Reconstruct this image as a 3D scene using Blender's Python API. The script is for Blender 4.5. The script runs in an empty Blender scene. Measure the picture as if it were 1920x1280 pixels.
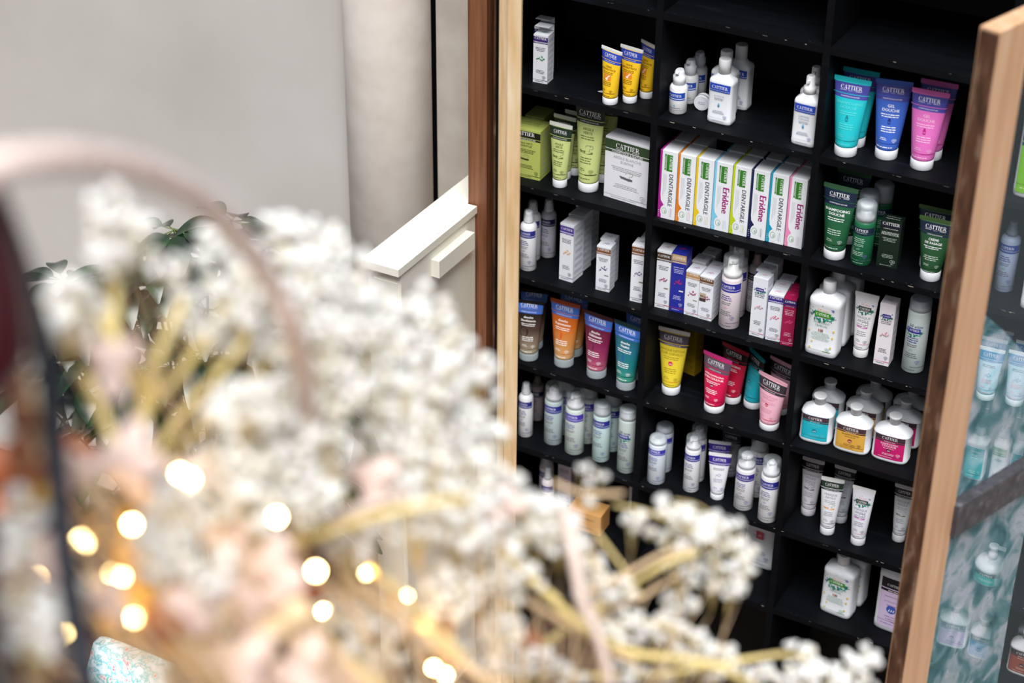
import bpy, math, random
from math import sin, cos, pi, sqrt, radians, atan2
from mathutils import Vector, Matrix
S = bpy.context.scene
COL = S.collection
rnd = random.Random(7)

# ---------------------------------------------------------------- camera
F_PX, YAW, PITCH, ROLL = 3633.2, -0.49725, 0.55161, 0.010545
cam_d = bpy.data.cameras.new('camera')
cam = bpy.data.objects.new('camera', cam_d); COL.objects.link(cam)
Fw = Vector((sin(YAW)*cos(PITCH), cos(YAW)*cos(PITCH), -sin(PITCH)))
Rt = Vector((cos(YAW), -sin(YAW), 0)); Up = Rt.cross(Fw)
R2 = cos(ROLL)*Rt + sin(ROLL)*Up; U2 = -sin(ROLL)*Rt + cos(ROLL)*Up
cam.matrix_world = Matrix(((R2.x, U2.x, -Fw.x, 1.4379), (R2.y, U2.y, -Fw.y, -3.2526), (R2.z, U2.z, -Fw.z, 3.2272), (0, 0, 0, 1)))
cam_d.sensor_width = 36; cam_d.lens = F_PX/1920*36
cam_d.clip_start = 0.05
cam_d.dof.use_dof = True; cam_d.dof.focus_distance = 3.93; cam_d.dof.aperture_fstop = 2.7
S.camera = cam
# ---------------------------------------------------------------- light
S.view_settings.view_transform = 'Standard'; S.view_settings.look = 'None'
S.view_settings.gamma = 1; S.view_settings.use_curve_mapping = False
S.view_settings.exposure = 0.0
w = bpy.data.worlds.new('sky'); S.world = w; w.use_nodes = True
nt = w.node_tree; nt.nodes.clear()
tc = nt.nodes.new('ShaderNodeTexCoord'); sep = nt.nodes.new('ShaderNodeSeparateXYZ')
rp = nt.nodes.new('ShaderNodeValToRGB'); bg = nt.nodes.new('ShaderNodeBackground'); ow = nt.nodes.new('ShaderNodeOutputWorld')
nt.links.new(tc.outputs['Generated'], sep.inputs[0]); nt.links.new(sep.outputs['Z'], rp.inputs[0])
nt.links.new(rp.outputs[0], bg.inputs[0]); nt.links.new(bg.outputs[0], ow.inputs[0])
cr = rp.color_ramp; cr.elements[0].position = 0.0; cr.elements[0].color = (.14, .14, .15, 1)
cr.elements[1].position = 1.0; cr.elements[1].color = (2.4, 2.5, 2.66, 1)
e_ = cr.elements.new(.40); e_.color = (.34, .36, .40, 1)
bg.inputs[1].default_value = .85
sun_d = bpy.data.lights.new('overcast_sun', 'SUN'); sun_d.energy = 4.3; sun_d.angle = radians(28); sun_d.color = (1, .985, .965)
sun = bpy.data.objects.new('overcast_sun', sun_d); COL.objects.link(sun)
sd = Vector((-.26, .48, -.84)).normalized()          # direction the light travels: from the courtyard, over the photographer
sun.rotation_euler = sd.to_track_quat('-Z', 'Y').to_euler(); sun.location = (0, -6, 6)

# ---------------------------------------------------------------- materials
def lin(h):
    h = h.lstrip('#'); r = []
    for i in (0, 2, 4):
        c = int(h[i:i+2], 16)/255; r.append(c/12.92 if c <= .04045 else ((c+.055)/1.055)**2.4)
    return (*r, 1)
MAT = {}
def mat(h, rough=.42, name=None, metal=0, bump=0, bscale=200):
    k = (h, rough, name, metal)
    if k in MAT: return MAT[k]
    m = bpy.data.materials.new(name or ('print_'+h)); m.use_nodes = True
    b = m.node_tree.nodes['Principled BSDF']; b.inputs['Base Color'].default_value = lin(h)
    b.inputs['Roughness'].default_value = rough; b.inputs['Metallic'].default_value = metal
    if bump:
        n = m.node_tree.nodes.new('ShaderNodeTexNoise'); n.inputs['Scale'].default_value = bscale
        c = m.node_tree.nodes.new('ShaderNodeTexCoord'); bp = m.node_tree.nodes.new('ShaderNodeBump')
        bp.inputs['Strength'].default_value = bump; bp.inputs['Distance'].default_value = .002
        m.node_tree.links.new(c.outputs['Object'], n.inputs['Vector'])
        m.node_tree.links.new(n.outputs[0], bp.inputs['Height']); m.node_tree.links.new(bp.outputs[0], b.inputs['Normal'])
    MAT[k] = m; return m
def noisy(name, stops, scale=(1, 1, 1), nscale=6, detail=6, rough=.7, bump=.2, dist=.003, distort=0):
    m = bpy.data.materials.new(name); m.use_nodes = True; t = m.node_tree; b = t.nodes['Principled BSDF']
    c = t.nodes.new('ShaderNodeTexCoord'); mp = t.nodes.new('ShaderNodeMapping'); mp.inputs['Scale'].default_value = scale
    n = t.nodes.new('ShaderNodeTexNoise'); n.inputs['Scale'].default_value = nscale; n.inputs['Detail'].default_value = detail; n.inputs['Distortion'].default_value = distort
    r = t.nodes.new('ShaderNodeValToRGB')
    while len(r.color_ramp.elements) > 1: r.color_ramp.elements.remove(r.color_ramp.elements[0])
    for i, (p, h) in enumerate(stops):
        e = r.color_ramp.elements[0] if i == 0 else r.color_ramp.elements.new(p)
        e.position = p; e.color = lin(h)
    bp = t.nodes.new('ShaderNodeBump'); bp.inputs['Strength'].default_value = bump; bp.inputs['Distance'].default_value = dist
    L = t.links.new
    L(c.outputs['Object'], mp.inputs[0]); L(mp.outputs[0], n.inputs['Vector']); L(n.outputs[0], r.inputs[0]); L(r.outputs[0], b.inputs['Base Color'])
    L(n.outputs[0], bp.inputs['Height']); L(bp.outputs[0], b.inputs['Normal']); b.inputs['Roughness'].default_value = rough
    return m
def clear(name, tint, alpha, rough=.12):
    m = bpy.data.materials.new(name); m.use_nodes = True; t = m.node_tree; b = t.nodes['Principled BSDF']
    b.inputs['Base Color'].default_value = lin(tint); b.inputs['Roughness'].default_value = rough
    b.inputs['Alpha'].default_value = alpha
    return m
def gradient(name, stops, lo, hi, rough=.3):
    m = bpy.data.materials.new(name); m.use_nodes = True; t = m.node_tree; b = t.nodes['Principled BSDF']
    c = t.nodes.new('ShaderNodeTexCoord'); s = t.nodes.new('ShaderNodeSeparateXYZ'); mr = t.nodes.new('ShaderNodeMapRange')
    mr.inputs[1].default_value = lo; mr.inputs[2].default_value = hi
    r = t.nodes.new('ShaderNodeValToRGB')
    while len(r.color_ramp.elements) > 1: r.color_ramp.elements.remove(r.color_ramp.elements[0])
    for i, (p, h) in enumerate(stops):
        e = r.color_ramp.elements[0] if i == 0 else r.color_ramp.elements.new(p)
        e.position = p; e.color = lin(h)
    L = t.links.new; L(c.outputs['Object'], s.inputs[0]); L(s.outputs['Z'], mr.inputs[0]); L(mr.outputs[0], r.inputs[0]); L(r.outputs[0], b.inputs['Base Color'])
    b.inputs['Roughness'].default_value = rough
    return m
CLEAR = clear('clear_plastic_cap', 'DDE6EA', .20)
FROST = clear('frosted_plastic', 'D4E0E6', .42, .3)
BLACKWOOD = noisy('black_stained_wood', [(.3, '020306'), (.62, '05070C'), (.84, '121822')], (1, 6, 6), 9, 8, .62, .25, .002)
BLACKWOOD.node_tree.nodes['Principled BSDF'].inputs['Specular IOR Level'].default_value = .15
OAK = noisy('pale_worn_wood', [(.25, 'B8966A'), (.45, 'CFAE82'), (.6, 'D9BE98'), (.8, 'E6D6BE')], (14, 14, 1.2), 5, 6, .55, .2)
OAK2 = noisy('varnished_pine', [(.2, 'B98C68'), (.5, 'C89E7A'), (.8, 'D6B294')], (14, 14, 1.0), 4, 6, .5, .15)
TEAK = noisy('red_brown_teak', [(.25, '5A3420'), (.5, '7A4C30'), (.75, '8C5E40')], (22, 22, .9), 5, 7, .5, .25)
TEAKD = noisy('dark_teak_edge', [(.3, '2E1A10'), (.55, '5A3A26'), (.8, '9A8672')], (8, 8, 2), 7, 7, .6, .3)
PLASTER = noisy('beige_plaster', [(.2, 'B4AFA9'), (.5, 'BDB8B3'), (.8, 'C5C1BC')], (1, 1, 1), 3, 8, .85, .25, .002)
PLAST2 = noisy('cream_plaster_column', [(.2, 'CCC1B6'), (.5, 'D6CCC3'), (.8, 'DED6CE')], (1, 1, 1), 14, 9, .8, .45, .003)
PLAST3 = noisy('grey_plaster_strip', [(.2, 'B0A69B'), (.5, 'BFB6AC'), (.8, 'CAC3BA')], (1, 1, 1), 12, 9, .85, .6, .003)
CREAM = noisy('cream_gloss_paint', [(.3, 'DAD6C8'), (.6, 'E4E1D6'), (.9, 'E9E7DE')], (1, 1, 1), 5, 5, .4, .08)
METAL = mat('1C2026', .45, 'dark_metal', .6)

# ---------------------------------------------------------------- mesh builder
class MB:
    def __init__(s): s.v = []; s.f = []; s.m = []; s.sm = []; s.mats = []
    def mi(s, m):
        if isinstance(m, str): m = mat(m)
        if m not in s.mats: s.mats.append(m)
        return s.mats.index(m)
    def add(s, vs, fs, m, smooth=False, M=None):
        o = len(s.v); s.v += [tuple(M @ Vector(p)) if M is not None else tuple(p) for p in vs]
        k = s.mi(m)
        for f in fs: s.f.append([i+o for i in f]); s.m.append(k); s.sm.append(smooth)
    def box(s, a, b, m, M=None):
        x0, y0, z0 = a; x1, y1, z1 = b
        vs = [(x0,y0,z0),(x1,y0,z0),(x1,y1,z0),(x0,y1,z0),(x0,y0,z1),(x1,y0,z1),(x1,y1,z1),(x0,y1,z1)]
        s.add(vs, [(0,3,2,1),(4,5,6,7),(0,1,5,4),(1,2,6,5),(2,3,7,6),(3,0,4,7)], m, False, M)
    def loft(s, secs, m, n=28, e=2.0, smooth=True, M=None, close=True, mats=None):
        # secs: (z, a, b) half width and half depth, optional 4th exponent, 5th/6th offset
        vs = []
        for q in secs:
            z, a, b = q[:3]; ee = q[3] if len(q) > 3 else e; ox = q[4] if len(q) > 4 else 0; oy = q[5] if len(q) > 5 else 0
            for i in range(n):
                t = 2*pi*i/n; c, d = cos(t), sin(t)
                vs.append((ox + a*math.copysign(abs(c)**(2/ee), c), oy + b*math.copysign(abs(d)**(2/ee), d), z))
        for j in range(len(secs)-1):
            fs = [(j*n+i, j*n+(i+1) % n, (j+1)*n+(i+1) % n, (j+1)*n+i) for i in range(n)]
            mm = mats[j] if mats else m
            if j == 0: base = len(s.v); s.add(vs, fs, mm, smooth, M)
            else:
                k = s.mi(mm)
                for f in fs: s.f.append([i+base for i in f]); s.m.append(k); s.sm.append(smooth)
        if close:
            k0 = s.mi(mats[0] if mats else m); k1 = s.mi(mats[-1] if mats else m)
            s.f.append([base+i for i in range(n)][::-1]); s.m.append(k0); s.sm.append(False)
            s.f.append([base+(len(secs)-1)*n+i for i in range(n)]); s.m.append(k1); s.sm.append(False)
    def tube(s, pts, r, m, n=8, taper=None):
        P = [Vector(p) for p in pts]; vs = []; N = len(P)
        up = Vector((0, 0, 1))
        for i, p in enumerate(P):
            d = (P[min(i+1, N-1)] - P[max(i-1, 0)]).normalized()
            x = d.cross(up); x = x.normalized() if x.length > 1e-4 else Vector((1, 0, 0)); y = d.cross(x)
            rr = r if taper is None else r + (taper-r)*i/(N-1)
            for k in range(n):
                t = 2*pi*k/n; vs.append(p + rr*(cos(t)*x + sin(t)*y))
        fs = [(j*n+i, j*n+(i+1) % n, (j+1)*n+(i+1) % n, (j+1)*n+i) for j in range(N-1) for i in range(n)]
        fs += [tuple(range(n))[::-1], tuple((N-1)*n+i for i in range(n))]
        s.add(vs, fs, m, True)
    def build(s, name, parent=None, loc=None):
        me = bpy.data.meshes.new(name); me.from_pydata(s.v, [], s.f)
        for m in s.mats: me.materials.append(m)
        me.polygons.foreach_set('material_index', s.m); me.polygons.foreach_set('use_smooth', s.sm); me.update()
        o = bpy.data.objects.new(name, me); COL.objects.link(o)
        if parent: o.parent = parent
        if loc: o.location = loc
        return o
def smooth_path(P, k=6):
    P = [Vector(p) for p in P]; out = []
    for i in range(len(P)-1):
        a, b, c, d = P[max(i-1, 0)], P[i], P[i+1], P[min(i+2, len(P)-1)]
        for j in range(k):
            t = j/k; out.append(.5*((2*b) + (c-a)*t + (2*a-5*b+4*c-d)*t*t + (3*b-a-3*c+d)*t**3))
    out.append(P[-1]); return out
def empty(name, loc, rz=0):
    o = bpy.data.objects.new(name, None); COL.objects.link(o); o.location = loc; o.rotation_euler = (0, 0, rz); o.empty_display_size = .02; return o
def tag(o, label, cat, group=None):
    o['label'] = label; o['category'] = cat
    if group: o['group'] = group
    return o
def struct(o): o['kind'] = 'structure'; return o
def icos(r, c, jit=0):
    t = (1+sqrt(5))/2; vs = [(-1,t,0),(1,t,0),(-1,-t,0),(1,-t,0),(0,-1,t),(0,1,t),(0,-1,-t),(0,1,-t),(t,0,-1),(t,0,1),(-t,0,-1),(-t,0,1)]
    k = r/sqrt(1+t*t)
    return [(c[0]+x*k, c[1]+y*k, c[2]+z*k) for x, y, z in vs]
ICF = [(0,11,5),(0,5,1),(0,1,7),(0,7,10),(0,10,11),(1,5,9),(5,11,4),(11,10,2),(10,7,6),(7,1,8),(3,9,4),(3,4,2),(3,2,6),(3,6,8),(3,8,9),(4,9,5),(2,4,11),(6,2,10),(8,6,7),(9,8,1)]

# ---------------------------------------------------------------- lettering
_tc = {}
def text_mesh(s):
    if s in _tc: return _tc[s]
    c = bpy.data.curves.new('t', 'FONT'); c.body = s; c.size = 1; c.align_x = 'CENTER'; c.resolution_u = 2
    o = bpy.data.objects.new('t', c); me = bpy.data.meshes.new_from_object(o)
    r = ([(v.co.x, v.co.y) for v in me.vertices], [tuple(p.vertices) for p in me.polygons])
    bpy.data.objects.remove(o); bpy.data.curves.remove(c); bpy.data.meshes.remove(me)
    _tc[s] = r; return r
def _rc(x0, y0, x1, y1): return [(x0, y0), (x1, y0), (x1, y1), (x0, y1)]
def _glyphs():
    G = {}
    C = []; n = 9
    for i in range(n):
        a0 = radians(38 + 284*i/n); a1 = radians(38 + 284*(i+1)/n)
        th = lambda a: .06 + .15*max(0, -cos(a))
        f = lambda a, k: (.47 + (.47-k*th(a))*cos(a), .5 + (.52-k*.055)*sin(a))
        C.append([f(a0, 0), f(a1, 0), f(a1, 1), f(a0, 1)])
    C += [_rc(.78, .66, .86, .98), _rc(.80, .06, .86, .22)]
    G['C'] = (C, .96)
    G['A'] = ([[(.13, .02), (.20, .02), (.50, 1.0), (.42, 1.0)], [(.40, 1.02), (.52, 1.02), (.88, .02), (.68, .02)], _rc(.24, .28, .66, .35), _rc(0, 0, .30, .06), _rc(.56, 0, .98, .06)], .92)
    G['T'] = ([_rc(.31, 0, .51, 1), _rc(0, .92, .82, 1), [(0, .70), (.06, .70), (.10, .93), (0, .93)], [(.76, .70), (.82, .70), (.82, .93), (.72, .93)], _rc(.18, 0, .64, .06)], .84)
    G['I'] = ([_rc(.12, 0, .32, 1), _rc(0, 0, .44, .06), _rc(0, .94, .44, 1)], .50)
    G['E'] = ([_rc(.10, 0, .29, 1), _rc(0, .93, .76, 1), _rc(0, 0, .80, .07), _rc(.28, .48, .56, .55), _rc(.69, .72, .76, .95), _rc(.74, .05, .80, .30), _rc(.52, .37, .57, .66)], .90)
    R = [_rc(.10, 0, .29, 1), _rc(0, 0, .40, .06), _rc(0, .94, .3, 1), _rc(.28, .93, .48, 1), _rc(.28, .46, .50, .53), [(.40, .48), (.58, .48), (.96, 0), (.74, 0)], _rc(.72, 0, 1.0, .06)]
    for i in range(6):
        a0 = radians(-90+180*i/6); a1 = radians(-90+180*(i+1)/6)
        f = lambda a, k: (.47 + (.31-k*(.05+.12*cos(a)))*cos(a), .73 + (.27-k*.07)*sin(a))
        R.append([f(a0, 0), f(a1, 0), f(a1, 1), f(a0, 1)])
    G['R'] = (R, 1.0)
    return G
GL = _glyphs()
class Des:
    """flat artwork in metres: u across, v up; layers keep overlaps apart"""
    def __init__(s): s.it = []; s.l = 0
    def add(s, vs, fs, col, lay): s.it.append((vs, fs, col, lay))
    def rect(s, u0, v0, u1, v1, col, lay=1, n=10, slope=0):
        vs = []; 
        for i in range(n+1):
            u = u0+(u1-u0)*i/n; vs += [(u, v0), (u, v1)]
        s.add(vs, [(2*i, 2*i+2, 2*i+3, 2*i+1) for i in range(n)], col, lay)
    def poly(s, pts, col, lay=2): s.add(pts, [tuple(range(len(pts)))], col, lay)
    def text(s, t, u, v, size, col, rot=0, lay=3, sx=1, bold=0):
        vs, fs = text_mesh(t); c, d = cos(rot), sin(rot)
        r = []
        for x, y in vs:
            x *= size*sx; y *= size; r.append((u+c*x-d*y, v+d*x+c*y))
        s.add(r, fs, col, lay)
        if bold: s.add([(a+bold*size*c, b+bold*size*d) for a, b in r], fs, col, lay)
    def logo(s, u, v, W, col, rot=0, lay=3, under=True, sub=None):
        word = 'CATTIER'; tot = sum(GL[k][1]+.06 for k in word)-.10; k = W/tot; hh = k*1.16
        c, d = cos(rot), sin(rot); x = -W/2
        for ch in word:
            for p in GL[ch][0]:
                q = [(x+a*k, b*hh) for a, b in p]
                s.add([(u+c*a-d*b, v+d*a+c*b) for a, b in q], [(0, 1, 2, 3)], col, lay)
            x += (GL[ch][1]+.06)*k
        if under:
            for a, b in ((-.5, -.2), (.2, .5)):
                q = [(a*W, -.30*hh), (b*W, -.30*hh), (b*W, -.22*hh), (a*W, -.22*hh)]
                s.add([(u+c*a_-d*b_, v+d*a_+c*b_) for a_, b_ in q], [(0, 1, 2, 3)], col, lay)
            q = (0, -.40*hh); s.text('P A R I S', u+c*q[0]-d*q[1], v+d*q[0]+c*q[1], .30*hh, col, rot, lay)
    def dashes(s, u, v, W, rows, size, col, seed=0, lay=3, align='c'):
        r = random.Random(seed)
        for j in range(rows):
            y = v - j*size*1.7; ww = W*r.uniform(.72, 1); x = u-ww/2 if align == 'c' else u
            end = x+ww
            while x < end-size*.5:
                l = min(size*r.uniform(1.0, 3.6), end-x)
                s.add([(x, y), (x+l, y), (x+l, y+size*.62), (x, y+size*.62)], [(0, 1, 2, 3)], col, lay); x += l+size*.45
    def disc(s, u, v, a, b, col, lay=2, n=20, th=None, a0=0, a1=2*pi):
        vs = []; k = n+1
        for i in range(k):
            t = a0+(a1-a0)*i/n; vs.append((u+a*cos(t), v+b*sin(t)))
        if th is None: s.add(vs[:-1] if abs(a1-a0-2*pi) < 1e-6 else vs, [tuple(range(n if abs(a1-a0-2*pi) < 1e-6 else k))], col, lay)
        else:
            for i in range(k):
                t = a0+(a1-a0)*i/n; vs.append((u+(a-th)*cos(t), v+(b-th)*sin(t)))
            s.add(vs, [(i, i+1, k+i+1, k+i) for i in range(n)], col, lay)
    def ab(s, u, v, z, col, lay=3):
        s.disc(u, v, z, z*.72, col, lay, 18, z*.14); s.text('AB', u, v-z*.26, z*.78, col, 0, lay, 1.05, .05); s.dashes(u, v-z*1.15, z*1.3, 1, z*.3, col, 3, lay)
    def sprig(s, u, v, z, col, col2=None, seed=1):
        r = random.Random(seed)
        for i in range(22):
            t = i/21; x = -z+2*z*t; y = .35*x + z*.30*sin(t*6) + r.uniform(-.35, .35)*z*(1-.5*t); a = z*r.uniform(.06, .12)
            s.disc(u+x*.9, v+y, a, a*1.4, col if (i % 3 or not col2) else col2, 3, 6)
        for i in range(7):
            x = z*r.uniform(.1, .9); a = z*.10; s.disc(u+x*.5, v+z*.45+r.uniform(-.1, .35)*z, a, a, col, 3, 6)
    def clay(s, u, v, z, brush, line):
        s.add([(u-z, v+.16*z), (u-.6*z, v+.02*z), (u-.1*z, v), (u+.5*z, v+.02*z), (u+.9*z, v-.02*z), (u+.9*z, v-.28*z), (u+.3*z, v-.34*z), (u-.3*z, v-.26*z), (u-.8*z, v-.16*z)], [tuple(range(9))], brush, 3)
        for i in range(3): s.rect(u-z*(1.1-.1*i), v+(.02-.12*i)*z, u-.1*z, v+(.07-.12*i)*z, brush, 3, 1)
        s.disc(u+.62*z, v+.62*z, .34*z, .26*z, line, 3, 14, .05*z, -pi/2, pi*.75); s.disc(u+.25*z, v+.55*z, .40*z, .34*z, line, 3, 14, .05*z, pi*.1, pi*1.0)
        s.rect(u+.42*z, v+.0*z, u+.48*z, v+.42*z, line, 3, 1)
    def drop(s, u, v, z, col, hi):
        pts = [(u+z*.62*sin(t)*(sin(t/2))**1.1 if 1 else 0, v + z*cos(t)) for t in [2*pi*i/20 for i in range(20)]]
        s.poly(pts, col, 2)
        for a in (-.9, 0, .9):
            p = [(0, -.7), (-.10, -.35), (0, .05), (.10, -.35)]; c, d = cos(a*.8), sin(a*.8)
            s.add([(u+z*(c*x-d*(y+.7)), v+z*(-.7+d*x+c*(y+.7))) for x, y in p], [(0, 1, 2, 3)], hi, 3)
    def face(s, u, v, z, col, hi):
        s.disc(u, v, z, z, col, 2, 18)
        for a in (-.45, 0, .45): s.add([(u+a*z-.12*z, v-.5*z), (u+a*z+.12*z, v-.5*z), (u+a*z+.2*z, v+.15*z), (u+a*z, v-.15*z)], [(0, 1, 2, 3)], hi, 3)
    def splat(s, u, v, z, seed=2, cols=('1F7E6B', '2A9A86', '17604F')):
        r = random.Random(seed)
        for i in range(34):
            a = r.uniform(pi*.75, 2.1*pi); rr = r.uniform(.55, 1.0)
            x, y = u+z*1.0*rr*cos(a), v+z*.62*rr*sin(a)-.1*z; q = r.uniform(.08, .2)*z; b = r.uniform(0, pi)
            p = [(-1, 0), (-.3, .5), (.6, .4), (1, 0), (.5, -.45), (-.4, -.4)]
            s.add([(x+q*(cos(b)*m-sin(b)*n), y+q*(sin(b)*m+cos(b)*n)) for m, n in p], [tuple(range(6))], cols[i % 3], 1)
        for i in range(10):
            a = r.uniform(0, 2*pi); s.disc(u+1.15*z*cos(a), v+.8*z*sin(a), z*.04, z*.04, cols[i % 3], 1, 5)
        for x, y, c in ((.85, .55, '6C5BB0'), (-.95, -.1, '7A6A8E')):
            for k in range(5):
                t = k*2*pi/5; s.disc(u+x*z+.07*z*cos(t), v+y*z+.07*z*sin(t), .05*z, .05*z, c, 2, 5)
    def put(s, M, surf, eps=.00018):
        for i, (vs, fs, col, lay) in enumerate(s.it):        # a hair's breadth between prints so no two share a plane
            M.add([surf(u, v, eps*lay + 8e-7*i) for u, v in vs], fs, col)
# ---------------------------------------------------------------- packaging builders (local: base centre at origin, front faces -y)
WHITE = 'E4E6EC'; NAVY = '1C3A94'; PURP = '35288C'; INK = '5A5C66'
def tube(t, body='E4E5EB', band='35288C', crimp=None, cap=WHITE, title=(), tcol='FFFFFF', sub=2, icon=None, icol='333333', line=None, bfr=(.063, .195, .25), logoc='F6F6F8', bodym=None, capm=None, splat=False, small=None, capfr=.125, crimpm=None, ic=.50, logoW=.58, tsz=.050, abc=None, rootname='squeeze_tube', dim=0):
    h, r, hw = t['h'], t['r'], t['w']/2; ch = capfr*h; cz = .055*h
    R = empty(rootname, (0, 0, 0))
    B = MB(); V0 = ch; V1 = h
    def ab(v):
        q = min(max((v-V0)/(V1-V0), 0), 1); return r*.97+(hw-r*.97)*q**.9, max(.0009, r*.97*(1-q**1.5)**.9)
    F = lambda f: h*(1-f)
    zs = sorted(set([V0, V0+.004, F(.055)] + [V0+(V1-V0)*k/16 for k in range(17)] + [F(b) for b in (bfr if not splat else ())]))
    zs = [z for z in zs if z <= F(.054)]
    mats = []
    for a, b in zip(zs, zs[1:]):
        m = (a+b)/2
        mats.append(band if (not splat and (F(bfr[1]) < m < F(bfr[0]) or F(bfr[2]) < m < F(bfr[1]+.008))) else (bodym or body))
    B.loft([(z, *ab(z)) for z in zs], None, n=36, mats=mats)
    def surf(u, v, o):
        a, b = ab(v); x = max(-1, min(1, u/a)); return (u, -b*sqrt(1-x*x)-o, v)
    D = Des(); W2 = 2*hw
    if splat:
        D.splat(0, F(.235), W2*.36); D.rect(-W2*.26, F(.27), W2*.26, F(.20), splat, 2); D.logo(0, F(.245), W2*.42, 'FFFFFF', 0, 3, False); D.dashes(0, F(.262), W2*.36, 1, h*.008, 'DDDDDD')
        D.text('50 ans', 0, F(.185), h*.05, 'E7A0B8' if splat != NAVY else '2A3A5A')
    else:
        a = bfr[0]; b = bfr[1]; D.logo(0, F(a+(b-a)*.60), W2*logoW, logoc)
        if bfr[2] > b: D.rect(-hw*.97, F(b+.008), hw*.97, F(b), bodym and line or body, 2, 14)
        if bfr[2] > b: D.text('COSMÉTIQUE & NATURE', 0, F((b+bfr[2])/2+.011), h*.021, logoc)
    y = bfr[2]+.075 if not splat else .38
    for s_ in title:
        z = tsz*h*(1 if len(s_) < 11 else 11/len(s_)*1.05); D.text(s_, 0, F(y), z, tcol, 0, 3, 1, .03); y += tsz*1.05
    D.dashes(0, F(y-.01), W2*.5, sub, h*.016, tcol if title else INK, len(title))
    iy = F(ic); zz = h*.045
    if icon == 'drop': D.drop(0, iy, zz, icol, body)
    elif icon == 'clay': D.clay(0, iy, W2*.24, icol, '6A6E60')
    elif icon == 'face': D.face(0, iy, zz*.75, icol, 'FFFFFF')
    elif icon == 'foot':
        D.rect(-W2*.19, iy-zz*1.1, W2*.17, iy+zz*1.1, 'E9892B', 2, 4); D.poly([(-W2*.02, iy-zz), (W2*.03, iy-zz*.9), (W2*.03, iy-.1*zz), (W2*.13, iy+zz*.9), (W2*.07, iy+zz), (-W2*.04, iy), (-W2*.1, iy-zz*.7)], 'F6E6D8', 3)
    elif icon == 'bean': D.disc(-W2*.14, iy, W2*.16, zz*1.7, icol, 1, 22)
    elif icon == 'sprig': D.sprig(0, iy, W2*.14, icol)
    sc = small or tcol
    if small != 'none':
        D.dashes(0, F(ic+.085), W2*.42, 3, h*.017, sc, 5)
        D.ab(W2*.19, F(.735), h*.026, abc or sc)
        D.dashes(-W2*.10, F(.715), W2*.2, 2, h*.012, sc, 8)
        lc = line or sc; aa = ab(F(.79))[0]*.96
        D.rect(-aa, F(.782), aa, F(.777), lc, 2, 16); D.rect(0, F(.785), aa, F(.774), lc, 2, 12)
        D.dashes(-W2*.05, F(.835), W2*.5, 1, h*.018, sc, 9)
    D.put(B, surf); B.build('tube_body', R)
    c = MB(); cm = capm or cap
    c.loft([(0, r*.96, r*.96), (.0012, r, r), (ch-.001, r*1.0, r*1.0), (ch, r*.96, r*.96)], cm, n=36)
    c.build('flip_cap', R)
    k = MB(); kc = crimpm or crimp or body
    k.box((-hw, -.0012, F(.056)), (hw, .0012, h), kc)
    for i in range(3): k.box((-hw, -.0015, F(.045-.013*i)), (hw, .0015, F(.045-.013*i)+.0006), kc)
    k.build('crimped_seal', R)
    return R
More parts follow.
